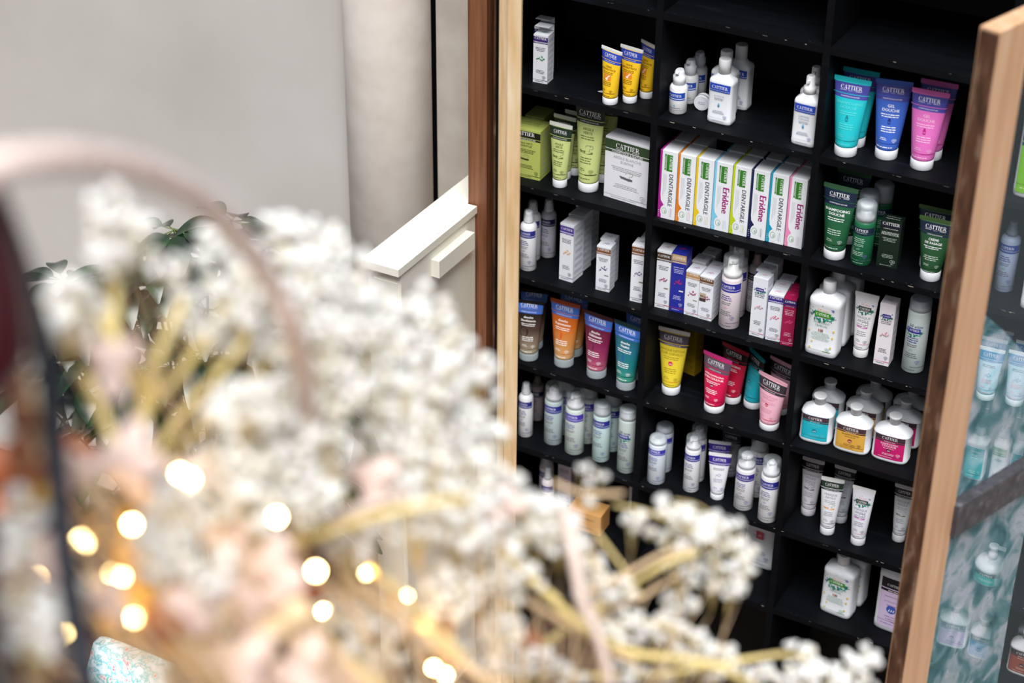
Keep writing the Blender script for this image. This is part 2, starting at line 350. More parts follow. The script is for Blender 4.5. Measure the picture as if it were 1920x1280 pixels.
def carton(t, body='E0E3EA', band='35288C', title=(), tcol=INK, icon='sprig', icol='8A3A5C', icol2=None, line=None, open_lid=False, bandf=(.035, .175), chip=None, bio=False, splat=False, topicon=True, logoc='F6F6F8', name='carton_box', small=None, logoW=.82, sidec=None, iy_=.50):
    h, w, d = t['h'], t['w'], t['d']; R = empty(name, (0, 0, 0)); B = MB()
    B.box((-w/2, -d/2, 0), (w/2, d/2, h), body)
    D = Des(); F = lambda f: h*(1-f); sm = small or tcol
    if splat:
        D.splat(0, F(.20), w*.40); D.rect(-w*.27, F(.225), w*.27, F(.165), splat, 2); D.logo(0, F(.205), w*.46, 'FFFFFF', 0, 3, False)
    elif band:
        m = bandf[0]+(bandf[1]-bandf[0])*.74
        D.rect(-w/2, F(m), w/2, F(bandf[0]), band, 1, 2); D.rect(-w/2, F(bandf[1]), w/2, F(m+.012), band, 1, 2)
        D.logo(0, F(m-.035*.14/h if h < .2 else m)+.0005, w*logoW, logoc, 0, 3, h > .13 and w > .06)
        D.text('COSMÉTIQUE & NATURE', 0, F(bandf[1])+.0006, w*.062, logoc)
    y = bandf[1]+.08
    for s_ in title: z = min(.16*w, w*1.35/len(s_)) if w < .06 else w*.078; D.text(s_, 0, F(y), z, tcol, 0, 3, 1, .02); y += z*1.1/h
    D.dashes(0, F(y+.01), w*.7, 3, min(h*.018, .0022), sm, 2)
    if icon == 'sprig': D.sprig(w*.02, F(iy_), w*.30, icol, icol2, int(h*9000) % 17)
    elif icon == 'clay': D.clay(0, F(.60), w*.15, icol, '8A8E84')
    if chip: D.rect(w*.10, F(.645), w*.40, F(.625), chip, 2, 1)
    if bio: D.rect(-w*.46, F(.50), 0, F(.39), 'B9A98F', 2, 1); D.text('BIO', -w*.23, F(.485), w*.22, '3A2A1A', 0, 3, 1, .05); D.rect(-w*.46, F(.585), w*.0, F(.51), '3A3430', 2, 1)
    D.dashes(0, F(.735), w*.62, 3, min(h*.017, .0021), sm, 4)
    D.ab(w*.26 if w < .06 else w*.38, F(.865), w*(.13 if w < .06 else .065), sm)
    D.rect(-w/2, F(.936), w/2, F(.931), line or sm, 2, 1); D.rect(w*.1, F(.94), w/2, F(.929), line or sm, 2, 1); D.dashes(-w*.05, F(.965), w*.6, 1, min(h*.014, .0018), sm, 6)
    D.put(B, lambda u, v, o: (u, -d/2-o, v))
    Sd = Des(); q = sidec or 'A9ADB8'
    for j in range(7): Sd.dashes(0, F(.10+.12*j), d*.8, 3, min(h*.013, .0016), q, j)
    Sd.rect(-d/2, F(.935), d/2, F(.929), line or sm, 2, 1)
    Sd.put(B, lambda u, v, o: (w/2+o, u, v))
    if topicon:
        T_ = Des(); 
        if icon == 'sprig': T_.sprig(0, 0, w*.22, icol, icol2)
        else:
            for j, s_ in enumerate(title): T_.text(s_, 0, .004-.009*j, min(.009, w*1.1/len(s_)), tcol)
        T_.put(B, lambda u, v, o: (u, v, h+o))
    B.build('carton', R)
    L = MB()
    if open_lid:
        L.add([(-w/2, d/2, h+.001), (w/2, d/2, h+.001), (w/2, d/2-.001, h+.014), (-w/2, d/2-.001, h+.014)], [(0, 1, 2, 3)], body)
        L.add([(-w/2, d/2-.001, h+.014), (w/2, d/2-.001, h+.014), (w/2, -d*.35, h+.016), (-w/2, -d*.35, h+.016), (-w/2, d/2-.001, h+.0148), (w/2, d/2-.001, h+.0148), (w/2, -d*.35, h+.0168), (-w/2, -d*.35, h+.0168)], [(0, 1, 2, 3), (4, 5, 6, 7), (0, 1, 5, 4), (1, 2, 6, 5), (2, 3, 7, 6), (3, 0, 4, 7)], body)
    else: L.box((-w/2+.0006, -d/2+.0006, h), (w/2-.0006, d/2-.0006, h+.0004), body)
    L.build('lid_flap', R)
    return R
def toothbox(t, strip, title, tcol, chipc='8DBB8F'):
    h, w, d = t['h'], t['w'], t['d']; R = empty('toothpaste_carton', (0, 0, 0)); B = MB(); body = 'E4E7EC'
    B.box((-w/2, -d/2, 0), (w/2, d/2, h), body)
    D = Des(); F = lambda f: h*(1-f); L = -w/2
    D.rect(L, 0, L+w*.12, h, strip, 1, 1); D.rect(L, 0, L+w*.30, F(.84), strip, 1, 1)
    D.add([(L+w*.12, F(.66)), (L+w*.16, F(.74)), (L+w*.34, F(.80)), (L+w*.18, F(.84)), (L+w*.10, F(.88))], [(0, 1, 2, 3, 4)], strip, 2)
    D.disc(L+w*.46, F(.895), w*.31, w*.40, body, 2, 20); D.rect(L+w*.20, 0, w/2, F(.93), body, 2, 1)
    D.rect(L+w*.12, 0, L+w*.3, F(.97), strip, 1, 1)
    D.rect(L+w*.27, F(.28), L+w*.35, F(.045), '2F7A22', 2, 1); D.rect(L+w*.375, F(.29), L+w*.72, F(.05), '2F7A22', 2, 1)
    D.logo(L+w*.555, F(.17), h*.20, 'FFFFFF', -pi/2, 3, False); D.text('COSMÉTIQUE & NATURE', L+w*.29, F(.165), w*.065, 'FFFFFF', -pi/2)
    if title == 'DENTARGILE': D.text(title, L+w*.57, F(.565), w*.335, tcol, -pi/2, 3, 1.0, .015)
    else: D.text(title, L+w*.54, F(.535), w*.52, tcol, -pi/2, 3, .98, .05)
    r = random.Random(3)
    for k in range(4): D.rect(L+w*(.24+.055*k), F(.66-.03*k), L+w*(.255+.055*k), F(.34), 'B7BBC0', 3, 1)
    D.disc(L+w*.38, F(.885), w*.155, w*.19, chipc, 3, 20, w*.03); D.text('AB', L+w*.38, F(.893), w*.13, '5C7F62', -pi/2)
    for k in range(3): D.rect(L+w*(.66+.08*k), F(.96), L+w*(.68+.08*k), F(.83), strip if k == 1 else 'C3C7CC', 3, 1)
    for k in range(4): D.rect(L+w*.05, F(.97-.028*k), L+w*.09, F(.985-.028*k-.01), 'FFFFFF', 3, 1)
    D.put(B, lambda u, v, o: (u, -d/2-o, v))
    U = Des(); U.rect(-w/2, -d/2, -w/2+w*.12, d/2, strip, 1, 1)
    for k in range(9): U.rect(-w*.25+k*w*.055, .002, -w*.25+k*w*.055+w*.025, .012, '9CA6A0', 2, 1)
    U.rect(-w*.3, -d*.34, w*.2, -d*.31, '4C5458', 2, 1)
    U.put(B, lambda u, v, o: (u, v, h+o))
    B.add([(-w/2-.0002, -d/2, 0), (-w/2-.0002, d/2, 0), (-w/2-.0002, d/2, h), (-w/2-.0002, -d/2, h)], [(0, 1, 2, 3)], strip)
    B.build('carton', R); k = MB(); k.box((-w/2+w*.12, -d/2+.001, h), (w/2-.0005, d/2-.001, h+.0004), body); k.build('lid_flap', R)
    return R
def cyl_art(D, h, r, cb, band, icol, splat=False, top=.02, bh=None, cutl=False, tint=INK):
    bh = bh or h*.12; z = cb-top
    if splat:
        D.splat(-r*.1, z-h*.05, r*.85); D.rect(-r*.75, z-h*.075, r*.55, z-h*.01, splat, 2); D.logo(-r*.1, z-h*.05, r*1.1, 'FFFFFF', 0, 3, False); D.text('50 ans', 0, z+h*.005, h*.055, '2C3C58', 0, 3); z -= h*.09; bh = 0
    else:
        D.rect(-r*1.5, z-bh*.74, r*1.42, z, band, 1, 26); D.rect(-r*1.5, z-bh, r*1.42, z-bh*.80, band, 1, 26)
        D.logo(0, z-bh*.50, r*1.35, 'F4F4FA', 0, 3, False); D.dashes(0, z-bh*.68, r*1.2, 1, h*.008, 'C9CBE6', 2); z -= bh
    D.dashes(-r*.1, z-h*.06, r*1.3, 3, h*.017, PURP if tint == INK else tint, 1); D.dashes(-r*.1, z-h*.155, r*1.0, 2, h*.014, tint, 2)
    D.sprig(-r*.1, z-h*.225, r*.2, icol); D.dashes(-r*.1, z-h*.28, r*1.3, 3, h*.015, tint, 3)
    D.ab(r*.6, .17*h, r*.22, '6A6AA8'); D.rect(-r*1.5, .092*h, r*1.42, .096*h, icol, 2, 24); D.rect(0, .090*h, r*1.42, .098*h, '4A4C60', 2, 14); D.dashes(0, .05*h, r*1.3, 1, h*.012, tint, 7)
def csurf(r): return lambda u, v, o: ((r+o)*sin(u/r), -(r+o)*cos(u/r), v)
def pumpcyl(t, body='D9E0E2', band=NAVY, icol='7AC29A', splat=False, top='beak', name='pump_bottle', tint=INK, domed=False, capc=CLEAR, inner=WHITE):
    h, r, cb = t['h'], t['r'], t.get('cb', t['h']*.75); R = empty(name, (0, 0, 0)); B = MB()
    B.loft([(0, r*.92, r*.92), (.002, r, r), (cb-.006, r, r), (cb-.0005, r*.94, r*.94)], body, n=36)
    D = Des(); cyl_art(D, h, r, cb-.006, band, icol, splat, .006 if not splat else .03, tint=tint); D.put(B, csurf(r)); B.build('bottle_body', R)
    p = MB(); H = h-cb; top_z = h-.006
    p.loft([(cb, r*.90, r*.90), (cb+H*.25, r*.86, r*.86), (cb+H*.30, r*.55, r*.55), (cb+H*.62, r*.5, r*.5)], inner, n=28)
    if top == 'beak':
        p.loft([(cb+H*.62, r*.5, r*.5), (cb+H*.80, r*.5, r*.5), (top_z, r*.42, r*.5)], inner, n=24); p.box((-r*.16, -r*.82, cb+H*.74), (r*.16, 0, cb+H*.86), inner)
    elif top == 'flat': p.loft([(cb+H*.62, r*.62, r*.62), (top_z, r*.6, r*.6)], inner, n=24)
    elif top == 'cone': p.loft([(cb+H*.6, r*.42, r*.42), (cb+H*.72, r*.42, r*.42), (cb+H*.78, r*.30, r*.36), (top_z, r*.05, r*.3)], inner, n=20); p.box((-r*.1, -r*.6, cb+H*.70), (r*.1, 0, cb+H*.76), inner)
    elif top == 'foam':
        p.loft([(cb+H*.55, r*.6, r*.6), (cb+H*.75, r*.62, r*.66), (top_z, r*.4, r*.5)], inner, n=24); p.box((-r*.2, -r*.85, cb+H*.72), (r*.2, 0, cb+H*.88), inner)
    p.build('pump_head', R)
    c = MB(); q = [(cb-.001, r*.985, r*.985), (h-.004, r*.96, r*.96), (h-.001, r*.90, r*.90), (h, r*.78, r*.78)]
    if domed: q = [(cb-.001, r*.985, r*.985), (h-.007, r*.97, r*.97), (h-.0025, r*.88, r*.88), (h, r*.66, r*.66)]
    c.loft(q, capc, n=32); c.build('clear_overcap', R)
    return R
def spraycyl(t, body='E6E7EC', band=PURP, icol='8A7AB8', name='mist_spray_bottle', head=WHITE, cap=True, tint=INK):
    h, r = t['h'], t['r']; s1 = t.get('sh1', h*.77); R = empty(name, (0, 0, 0)); B = MB()
    B.loft([(0, r*.9, r*.9), (.002, r, r), (s1-.008, r, r), (s1-.002, r*.92, r*.92), (s1+.003, r*.62, r*.62)], body, n=36)
    D = Des(); cyl_art(D, h, r, s1-.006, band, icol, False, .006, tint=tint); D.put(B, csurf(r)); B.build('bottle_body', R)
    p = MB(); H = h-s1
    p.loft([(s1+.003, r*.60, r*.60), (s1+H*.30, r*.60, r*.60), (s1+H*.36, r*.50, r*.50), (s1+H*.62, r*.44, r*.44), (s1+H*.68, r*.40, r*.40), (h-.003, r*.40, r*.40)], head, n=24)
    p.box((-.002, -r*.46, h-.012), (.002, 0, h-.007), head); p.build('spray_head', R)
    if cap:
        c = MB(); c.loft([(s1+H*.32, r*.66, r*.66), (s1+H*.62, r*.62, r*.62), (h-.002, r*.54, r*.54), (h, r*.45, r*.45)], CLEAR, n=24); c.build('clear_overcap', R)
    return R
def smallpump(t, body='E9EAEC', band='1C4AB0', name='serum_pump_bottle', base='9AA4B4'):
    h, r = t['h'], t['r']; s1 = t.get('sh1', h*.65); R = empty(name, (0, 0, 0)); B = MB()
    B.loft([(0, r*.85, r*.85), (.003, r, r), (s1-.006, r, r), (s1-.001, r*.9, r*.9), (s1+.002, r*.62, r*.62)], body, n=34)
    D = Des(); D.rect(-r*1.2, s1*.60, r*1.2, s1*.80, band, 1, 20); D.rect(-r*1.2, s1*.53, r*1.2, s1*.57, band, 1, 20); D.logo(0, s1*.655, r*1.5, 'F4F4FA', 0, 3, False)
    D.disc(0, s1*.34, r*.1, r*.14, '7FA8C8', 2, 8); D.dashes(0, s1*.25, r*1.3, 1, .0015, INK, 2); D.rect(-r*1.2, s1*.18, r*1.2, s1*.19, '8890A8', 2, 20); D.put(B, csurf(r)); B.build('bottle_body', R)
    p = MB(); H = h-s1
    p.loft([(s1+.001, r*.70, r*.70), (s1+H*.62, r*.70, r*.70), (s1+H*.66, r*.56, r*.56), (h-.005, r*.56, r*.56), (h, r*.40, r*.52)], WHITE, n=28)
    p.add([(-r*.2, -r*.5, h-.009), (r*.2, -r*.5, h-.009), (r*.12, -r*.95, h-.003), (-r*.12, -r*.95, h-.003), (-r*.2, -r*.4, h-.001), (r*.2, -r*.4, h-.001)], [(0, 1, 2, 3), (3, 2, 5, 4), (0, 3, 4), (1, 5, 2)], WHITE)
    p.build('pump_head', R); return R
def slab(t, body='E4E7EC', label=None, bandc=NAVY, title=(), tcol='7A8FA8', cap='E6E7EA', head=None, icon='drop', icol='6CB0D8', splat=False, name='square_bottle', e=5, neck=.0115, caph=.030, sh=.009, flowers=False, lab=None, labw=.82, lab_h=(.10, .86), bandtop=True, sm='8A92A4', lift=0, rootlabel=None, notch=True):
    h, w, d = t['h'], t['w'], t['d']; a, b = w/2, d/2; R = empty(name, (0, 0, 0)); B = MB(); hb = h-.004
    st = .004 if notch else 0
    B.loft([(0, a*.93, b*.88, e), (.003, a*.985, b*.97, e), (h*.11, a, b, e), (h*.125, a*.985, b*.975, e), (h*.86, a*.985, b*.975, e), (h*.875, a, b, e), (hb-.004, a*.99, b*.98, e), (hb, a*.93, b*.90, e), (hb+sh*.55, a*.66, b*.72, 3), (hb+sh, max(neck*1.15, a*.30), max(neck*1.1, b*.5), 2.4), (hb+sh+.003, neck, neck, 2)], body, n=44)
    def surf(u, v, o):
        x = max(-1, min(1, u/a)); return (u, -b*(.975+.03)*(1-abs(x)**e)**(1/e)*1.0-o-.0002, v)
    D = Des(); F = lambda f: hb*(1-f)
    Lb = None
    if splat:
        D.splat(0, F(.24), w*.36); D.rect(-w*.24, F(.285), w*.26, F(.20), splat, 2); D.logo(0, F(.26), w*.40, 'FFFFFF', 0, 3, False); D.text('50 ans', 0, F(.19), h*.07, 'E8B890')
        y = .40
        for s_ in title: D.text(s_, 0, F(y), w*.095, '5F9A7C'); y += .055
        D.dashes(0, F(.57), w*.6, 6, h*.014, 'A8C4B4', 4)
        for q in ((-.16, .535, 'B23A3A'), (.0, .54, '3A4A6A'), (-.06, .52, 'C87838'), (.07, .53, '8A4A3A')): D.rect(q[0]*w*.5, F(.545), q[0]*w*.5+w*.025, F(.50), q[2], 3, 1)
        for x, y_ in ((-.36, .55), (.36, .62), (.33, .80), (-.25, .74), (.38, .50), (-.3, .86)): D.disc(w*x, F(y_), w*.03, w*.04, 'E3C24A' if x > 0 else 'EBD98C', 2, 8)
        D.rect(-w*.38, F(.885), w*.35, F(.882), '7FA85A', 2, 4); D.rect(w*.1, F(.888), w*.35, F(.878), '4E8A2E', 2, 4); D.ab(w*.24, F(.835), w*.07, '8CB8A0')
    elif label:
        u0, u1 = -w*labw/2, w*labw/2; v0, v1 = hb*lab_h[0], hb*lab_h[1]; H = v1-v0
        Lb = Des(); G = lambda f: v1-H*f
        Lb.rect(u0, v0, u1, v1, label, 1, 24); Lb.rect(u0, G(.20), u1, v1, bandc, 2, 24); Lb.rect(u0, G(.27), u1, G(.22), bandc, 2, 24)
        Lb.logo(0, G(.155), w*.42*(labw/.8), 'F4F0F0', 0, 3, False); Lb.dashes(0, G(.255), w*.4, 1, H*.025, 'E8E0E0', 1)
        y = .38
        for s_ in title: Lb.text(s_, 0, G(y), min(w*.085, w*.72/len(s_)), tcol, 0, 3, 1, .03); y += .10
        Lb.dashes(0, G(y-.03), w*.34, 1, H*.03, tcol, 5)
        (Lb.face(0, G(.62), H*.085, icol, 'FFFFFF') if icon == 'face' else None)
        Lb.dashes(0, G(.78), w*.35, 2, H*.03, tcol, 6); Lb.ab(w*.26*labw/.8, G(.76), w*.055, tcol); Lb.rect(u0, G(.868), u1, G(.862), '5A3A3A', 2, 20); Lb.rect(0, G(.872), u1*.9, G(.858), '5A3A3A', 2, 10); Lb.dashes(-w*.08, G(.93), w*.45, 1, H*.03, tcol, 7)
    else:
        if bandtop: D.rect(-w*.42, F(.22), w*.42, F(.08), bandc, 1, 12); D.rect(-w*.42, F(.26), w*.42, F(.235), bandc, 1, 12); D.logo(0, F(.19), w*.64, 'F4F4FA', 0, 3, False)
        y = .36
        for s_ in title: D.text(s_, 0, F(y), min(w*.11, w*.8/len(s_)), tcol); y += .055
        D.dashes(0, F(y-.01), w*.5, 2, h*.016, sm, 3)
        if icon == 'drop': D.drop(0, F(.55), h*.05, icol, '3A4A50')
        elif icon == 'square': D.rect(-w*.10, F(.46), w*.14, F(.32), icol, 2, 3); D.sprig(w*.02, F(.40), w*.06, 'F7E8E0')
        D.dashes(0, F(.69), w*.5, 3, h*.015, sm, 4); D.ab(w*.28, F(.80), w*.075, '7A88B8'); D.rect(-w*.40, F(.858), w*.38, F(.855), '4A5A5A', 2, 10); D.dashes(0, F(.92), w*.6, 1, h*.014, sm, 7)
    D.put(B, surf); B.build('bottle_body', R)
    if Lb: q = MB(); Lb.put(q, surf, .00022); q.build('front_label', R)
    z = hb+sh+.002; c = MB()
    if head == 'spray':
        c.loft([(z, .0125, .0125), (z+.014, .012, .012), (z+.016, .009, .009), (z+.034, .0085, .0085), (z+.036, .007, .0075)], cap, n=24); c.box((-.0025, -.0135, z+.024), (.0025, 0, z+.029), cap); c.build('spray_head', R)
    elif head == 'pump':
        c.loft([(z, .013, .013), (z+.012, .0125, .0125), (z+.014, .005, .005), (z+.026, .005, .005), (z+.027, .009, .010), (z+.033, .008, .009)], cap, n=24); c.box((-.003, -.026, z+.027), (.003, 0, z+.032), cap); c.build('pump_head', R)
    elif head == 'disc':
        c.loft([(z, neck*1.08, neck*1.08), (z+caph*.7, neck*1.02, neck*1.02), (z+caph*.7, neck*1.22, neck*1.22), (z+caph, neck*1.22, neck*1.22)], cap, n=28); c.build('disc_cap', R)
    else:
        c.loft([(z, neck*1.08, neck*1.08), (z+caph-.002, neck*1.08, neck*1.08), (z+caph, neck*.98, neck*.98)], cap, n=28); c.build('screw_cap', R)
    return R
def jar(t, name='cream_jar'):
    r, hh = t['r'], t['h']; R = empty(name, (0, 0, 0)); b = MB()
    b.loft([(0, r*.9, r*.9), (.003, r, r), (hh*.6, r, r)], 'E4E6EA', n=32); b.build('jar_body', R)
    c = MB(); c.loft([(hh*.6, r*1.04, r*1.04), (hh-.001, r*1.04, r*1.04), (hh, r, r)], WHITE, n=32); c.loft([(hh*.58, r*1.0, r*1.0), (hh*.6, r*1.0, r*1.0)], '4A505C', n=32)
    D = Des(); D.disc(0, 0, r*.85, r*.85, 'C8CAD2', 1, 24, .0004); D.dashes(0, r*.1, r*1.1, 2, .002, 'A8A8B8', 3); D.put(c, lambda u, v, o: (u, v, hh+o)); c.build('jar_lid', R)
    return R
def dropper(t, glass='5A2A12', name='dropper_bottle'):
    r, h = t['r'], t['h']; R = empty(name, (0, 0, 0)); b = MB()
    b.loft([(0, r*.93, r*.93), (.002, r, r), (h*.55, r, r), (h*.62, r*.55, r*.55)], glass, n=28); D = Des(); D.rect(-r, h*.12, r, h*.45, 'D8C8BC', 1, 12); D.dashes(0, h*.35, r*1.2, 3, .0018, '8A5A3A', 2); D.put(b, csurf(r)); b.build('glass_body', R)
    c = MB(); c.loft([(h*.62, r*.72, r*.72), (h*.80, r*.70, r*.70), (h*.81, r*.62, r*.62), (h, r*.52, r*.52)], WHITE, n=24); c.build('dropper_cap', R)
    return R
def pumptub(t, body='2AA79A'):
    r, h = t['r'], t['h']; R = empty('pump_tub', (0, 0, 0)); b = MB()
    b.loft([(0, r*.93, r*.93), (.003, r, r), (.028, r, r)], 'E8ECEC', n=40); b.loft([(.004, r*1.004, r*1.004), (.024, r*1.004, r*1.004)], body, n=40, close=False); b.loft([(.024, r*1.006, r*1.006), (.031, r*1.006, r*1.006)], '4A3430', n=40)
    D = Des(); D.logo(0, .0255, r*.8, 'F4F0F0', 0, 3, False); D.dashes(0, .016, r*1.1, 2, .0018, 'D8F0EC', 3); D.put(b, csurf(r*1.006)); b.build('tub_body', R)
    c = MB(); c.loft([(.031, r*1.02, r*1.02), (.040, r*1.0, r*1.0), (.050, r*.78, r*.78), (.054, r*.4, r*.4)], WHITE, n=40); c.build('domed_lid', R)
    p = MB(); p.loft([(.054, r*.3, r*.3), (.068, r*.28, r*.28), (.069, r*.16, r*.16), (.078, r*.16, r*.16), (.079, r*.36, r*.3), (.086, r*.3, r*.26)], WHITE, n=24)
    p.box((0, -.004, .080), (r*1.0, .004, .085), WHITE); p.build('pump_head', R)
    return R
# ---------------------------------------------------------------- the display cabinet
SZ = [1.8, 1.5748, 1.3474, 1.1225, .8982, .6735, .4538]
X0, X1, DEP, TH = -.36, 1.02, .29, .0145
cab = empty('display_cabinet', (0, 0, 0)); tag(cab, 'tall black wooden shelf cabinet filled with cosmetics, its two glass doors standing open', 'cabinet')
for i, z in enumerate([2.025] + SZ):
    b = MB(); b.box((X0, 0, z-TH), (X1, DEP, z), BLACKWOOD)
    r = random.Random(i+3)                                   # chipped paint along the front edge
    for k in range(20):
        x = r.uniform(X0, X1); l = r.uniform(.003, .013); hh = r.uniform(.0008, .0018); zz = z-r.uniform(.0006, .003)
        b.add([(x, -.0002, zz), (x+l, -.0002, zz-.0002), (x+l*.8, -.0002, zz-hh), (x+l*.2, -.0002, zz-hh*.9)], [(0, 1, 2, 3)], 'A59E92' if k % 2 else '5A5E62')
        y = r.uniform(.002, .009); x = r.uniform(X0, X1); b.add([(x, y, z+.0002), (x+.0012, y, z+.0002), (x+.001, y+.0012, z+.0002)], [(0, 1, 2)], '5C6468')
    b.build('shelf_board', cab)
for x in (0, .345, .6885, .8395): b = MB(); b.box((x-.0145, -.0006, .02), (x, DEP-.001, 2.2), BLACKWOOD); b.build('divider', cab)
b = MB(); b.box((X0-.012, 0, .0), (X0, DEP+.01, 2.25), BLACKWOOD); b.build('side_panel', cab)
b = MB(); b.box((X1, 0, .0), (X1+.012, DEP+.01, 2.25), BLACKWOOD); b.build('side_panel', cab)
b = MB(); b.box((X0, DEP, .0), (X1, DEP+.01, 2.25), 'mat' and mat('07080A', .6)); b.build('back_panel', cab)
b = MB(); b.box((X0-.012, 0, 2.23), (X1+.012, DEP+.01, 2.26), BLACKWOOD); b.build('top_panel', cab)
b = MB(); b.box((-.431, -.014, .0), (-.386, .03, 2.3), TEAK); b.box((-.380, .004, 0), (-.373, .012, 2.3), TEAKD); b.box((-.386, .014, 0), (-.372, .03, 2.3), mat('0A0B0E', .5)); b.build('door_jamb', cab)
REFLECTION = [(.632, 1.70), (.60, 1.669), (.544, 1.621), (.485, 1.565), (.419, 1.495), (.34, 1.41), (.345, 1.184), (.350, .98), (.344, .74), (.338, .4), (.338, .15), (.632, .15)]  # outline of the painted reflection on the right door's glass
# doors: each hinged at the cabinet side and swung out
def door(hinge, ang, wd, z0, z1, wood, stile, side, rail_dark):
    M = Matrix.Translation((hinge[0], hinge[1], 0)) @ Matrix.Rotation(ang, 4, 'Z')   # local +x runs from the hinge to the free edge
    t = .034 if side else .0235; b = MB(); y0, y1 = (-t/2, t/2) if side == 0 else (0, t)
    b.box((wd-stile, y0, z0), (wd, y1, z1), wood, M); b.box((0, y0, z0), (stile, y1, z1), wood, M)
    b.box((stile, y0, z1-.062), (wd-stile, y1, z1), wood, M); b.box((stile, y0, z0), (wd-stile, y1, z0+.09), wood, M)
    e = .002
    b.box((wd, y0+.004, z0), (wd+.004, y1-.002, z1-.004), TEAKD, M) if rail_dark else None
    d = b.build('glass_door', cab)
    g = MB(); ym = (y0+y1)/2; g.box((stile-.004, ym-.002, z0+.08), (wd-stile+.004, ym+.002, z1-.055), clear('window_glass', 'BFD3DC', .04, .04), M); g.build('glass_pane', d)
    if rail_dark:
        r = MB(); a = stile-.002; c = wd-stile+.002; ya, yb = ym+.004, ym+.026
        z = lambda x: 1.285-.058*(1-(wd-x)/.35)*0 - .11*((wd-stile-x))
        zz = [(a, 1.222+.0), (c, 1.262)]
        r.add([M @ Vector(p) for p in ((a, ya, 1.222), (c, ya, 1.262), (c, yb, 1.262), (a, yb, 1.222), (a, ya, 1.284), (c, ya, 1.324), (c, yb, 1.324), (a, yb, 1.284))], [(0,3,2,1),(4,5,6,7),(0,1,5,4),(1,2,6,5),(2,3,7,6),(3,0,4,7)], noisy('grey_metal_bar', [(.3, '2C2B30'), (.6, '47454B'), (.85, '7A787C')], (9, 9, 9), 6, 7, .5, .3))
        r.build('cross_bar', d)['label'] = 'dark grey weathered bar across the glass'
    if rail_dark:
        f = MB(); pts = REFLECTION; xf = ym+.0024
        m_ = noisy('painted_teal_reflection', [(.30, '3E98A4'), (.44, '7CC0CA'), (.54, 'D0E4F0'), (.66, 'E4ECF8'), (.8, '58A8B4')], (5, 5, 5), 3.2, 9, .35, .1, .002, .9)  # the glass's reflection and haze, put into an added sheet's colour and alpha
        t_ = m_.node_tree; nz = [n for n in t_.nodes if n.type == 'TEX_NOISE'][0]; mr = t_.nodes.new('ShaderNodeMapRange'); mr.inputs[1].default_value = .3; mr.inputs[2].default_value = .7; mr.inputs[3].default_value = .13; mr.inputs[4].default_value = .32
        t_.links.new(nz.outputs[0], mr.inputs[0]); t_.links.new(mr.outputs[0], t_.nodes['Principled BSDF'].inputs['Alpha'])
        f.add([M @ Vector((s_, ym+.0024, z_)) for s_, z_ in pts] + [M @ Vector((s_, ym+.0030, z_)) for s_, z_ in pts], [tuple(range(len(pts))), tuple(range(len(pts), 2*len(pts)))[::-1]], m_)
        f.build('painted_reflection', d)['label'] = 'marbled teal and pale blue reflection painted on a translucent sheet over the glass'
    for zc in (z0+.25, z1-.30):
        k = MB(); k.tube([M @ Vector((-.004, ym-.012*side, zc-.04)), M @ Vector((-.004, ym-.012*side, zc+.04))], .006, METAL, 12); k.build('hinge', d)
    return d
door((-.3425, -.018), atan2(-.597, .3475), .6925, .05, 2.19, OAK, .06, 0, False)
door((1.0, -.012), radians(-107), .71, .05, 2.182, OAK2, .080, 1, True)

# ---------------------------------------------------------------- masonry and floor
def wall(name, a, b_, m): q = MB(); q.box(a, b_, m); return struct(q.build(name))
wall('wall_left', (-3.4, .10, 0), (-.74, .30, 3.2), PLASTER)
wall('gap_shade_panel', (-.76, .31, 0), (1.9, .40, 3.2), mat('14171C', .8))  # near-black colour paints the shade of the open gap beside the column
wall('trim_1', (-.624, .18, 0), (-.40, .30, 3.2), PLAST3)
wall('wall_right', (1.04, .0, 0), (1.9, .30, 3.2), PLAST3)
wall('floor', (-3.4, -5.2, -.06), (3.2, .4, 0), noisy('brown_stone_floor', [(.3, '3A2A20'), (.6, '5A4434'), (.85, '6E5848')], (1, 1, 1), 3, 7, .7, .3))
q = MB(); q.loft([(0, .097, .097), (3.2, .097, .097)], PLAST2, n=64); o = q.build('wall_column', None, (-.714, .12, 0)); struct(o); o.name = 'trim_2'
# cream partition beside the cabinet
P_ = empty('painted_partition', (-.45, -.17, 0)); tag(P_, 'cream painted wooden partition with flat top board beside the red-brown door jamb', 'partition')
b = MB(); b.box((-.042, -.155, 0), (.038, .152, 1.262), CREAM); b.box((-.042, .152, 0), (.0185, .345, 1.262), CREAM); b.build('panel', P_)
b = MB(); b.box((-.048, -.172, 1.262), (.043, .152, 1.279), CREAM); b.box((-.048, .152, 1.262), (.0185, .345, 1.279), CREAM)
for k in range(9):
    y = -.10+.03*k; b.add([(.032, y, 1.2793), (.034, y+.018, 1.2793), (.033, y+.018, 1.2793)], [(0, 1, 2)], '6A6250')
b.build('top_board', P_)
b = MB(); b.box((.038, -.035, 1.196), (.058, .115, 1.236), CREAM); b.build('batten', P_)
b = MB(); b.box((-.028, -.157, 0), (.030, -.1545, 1.235), CREAM); b.build('front_edge_strip', P_)

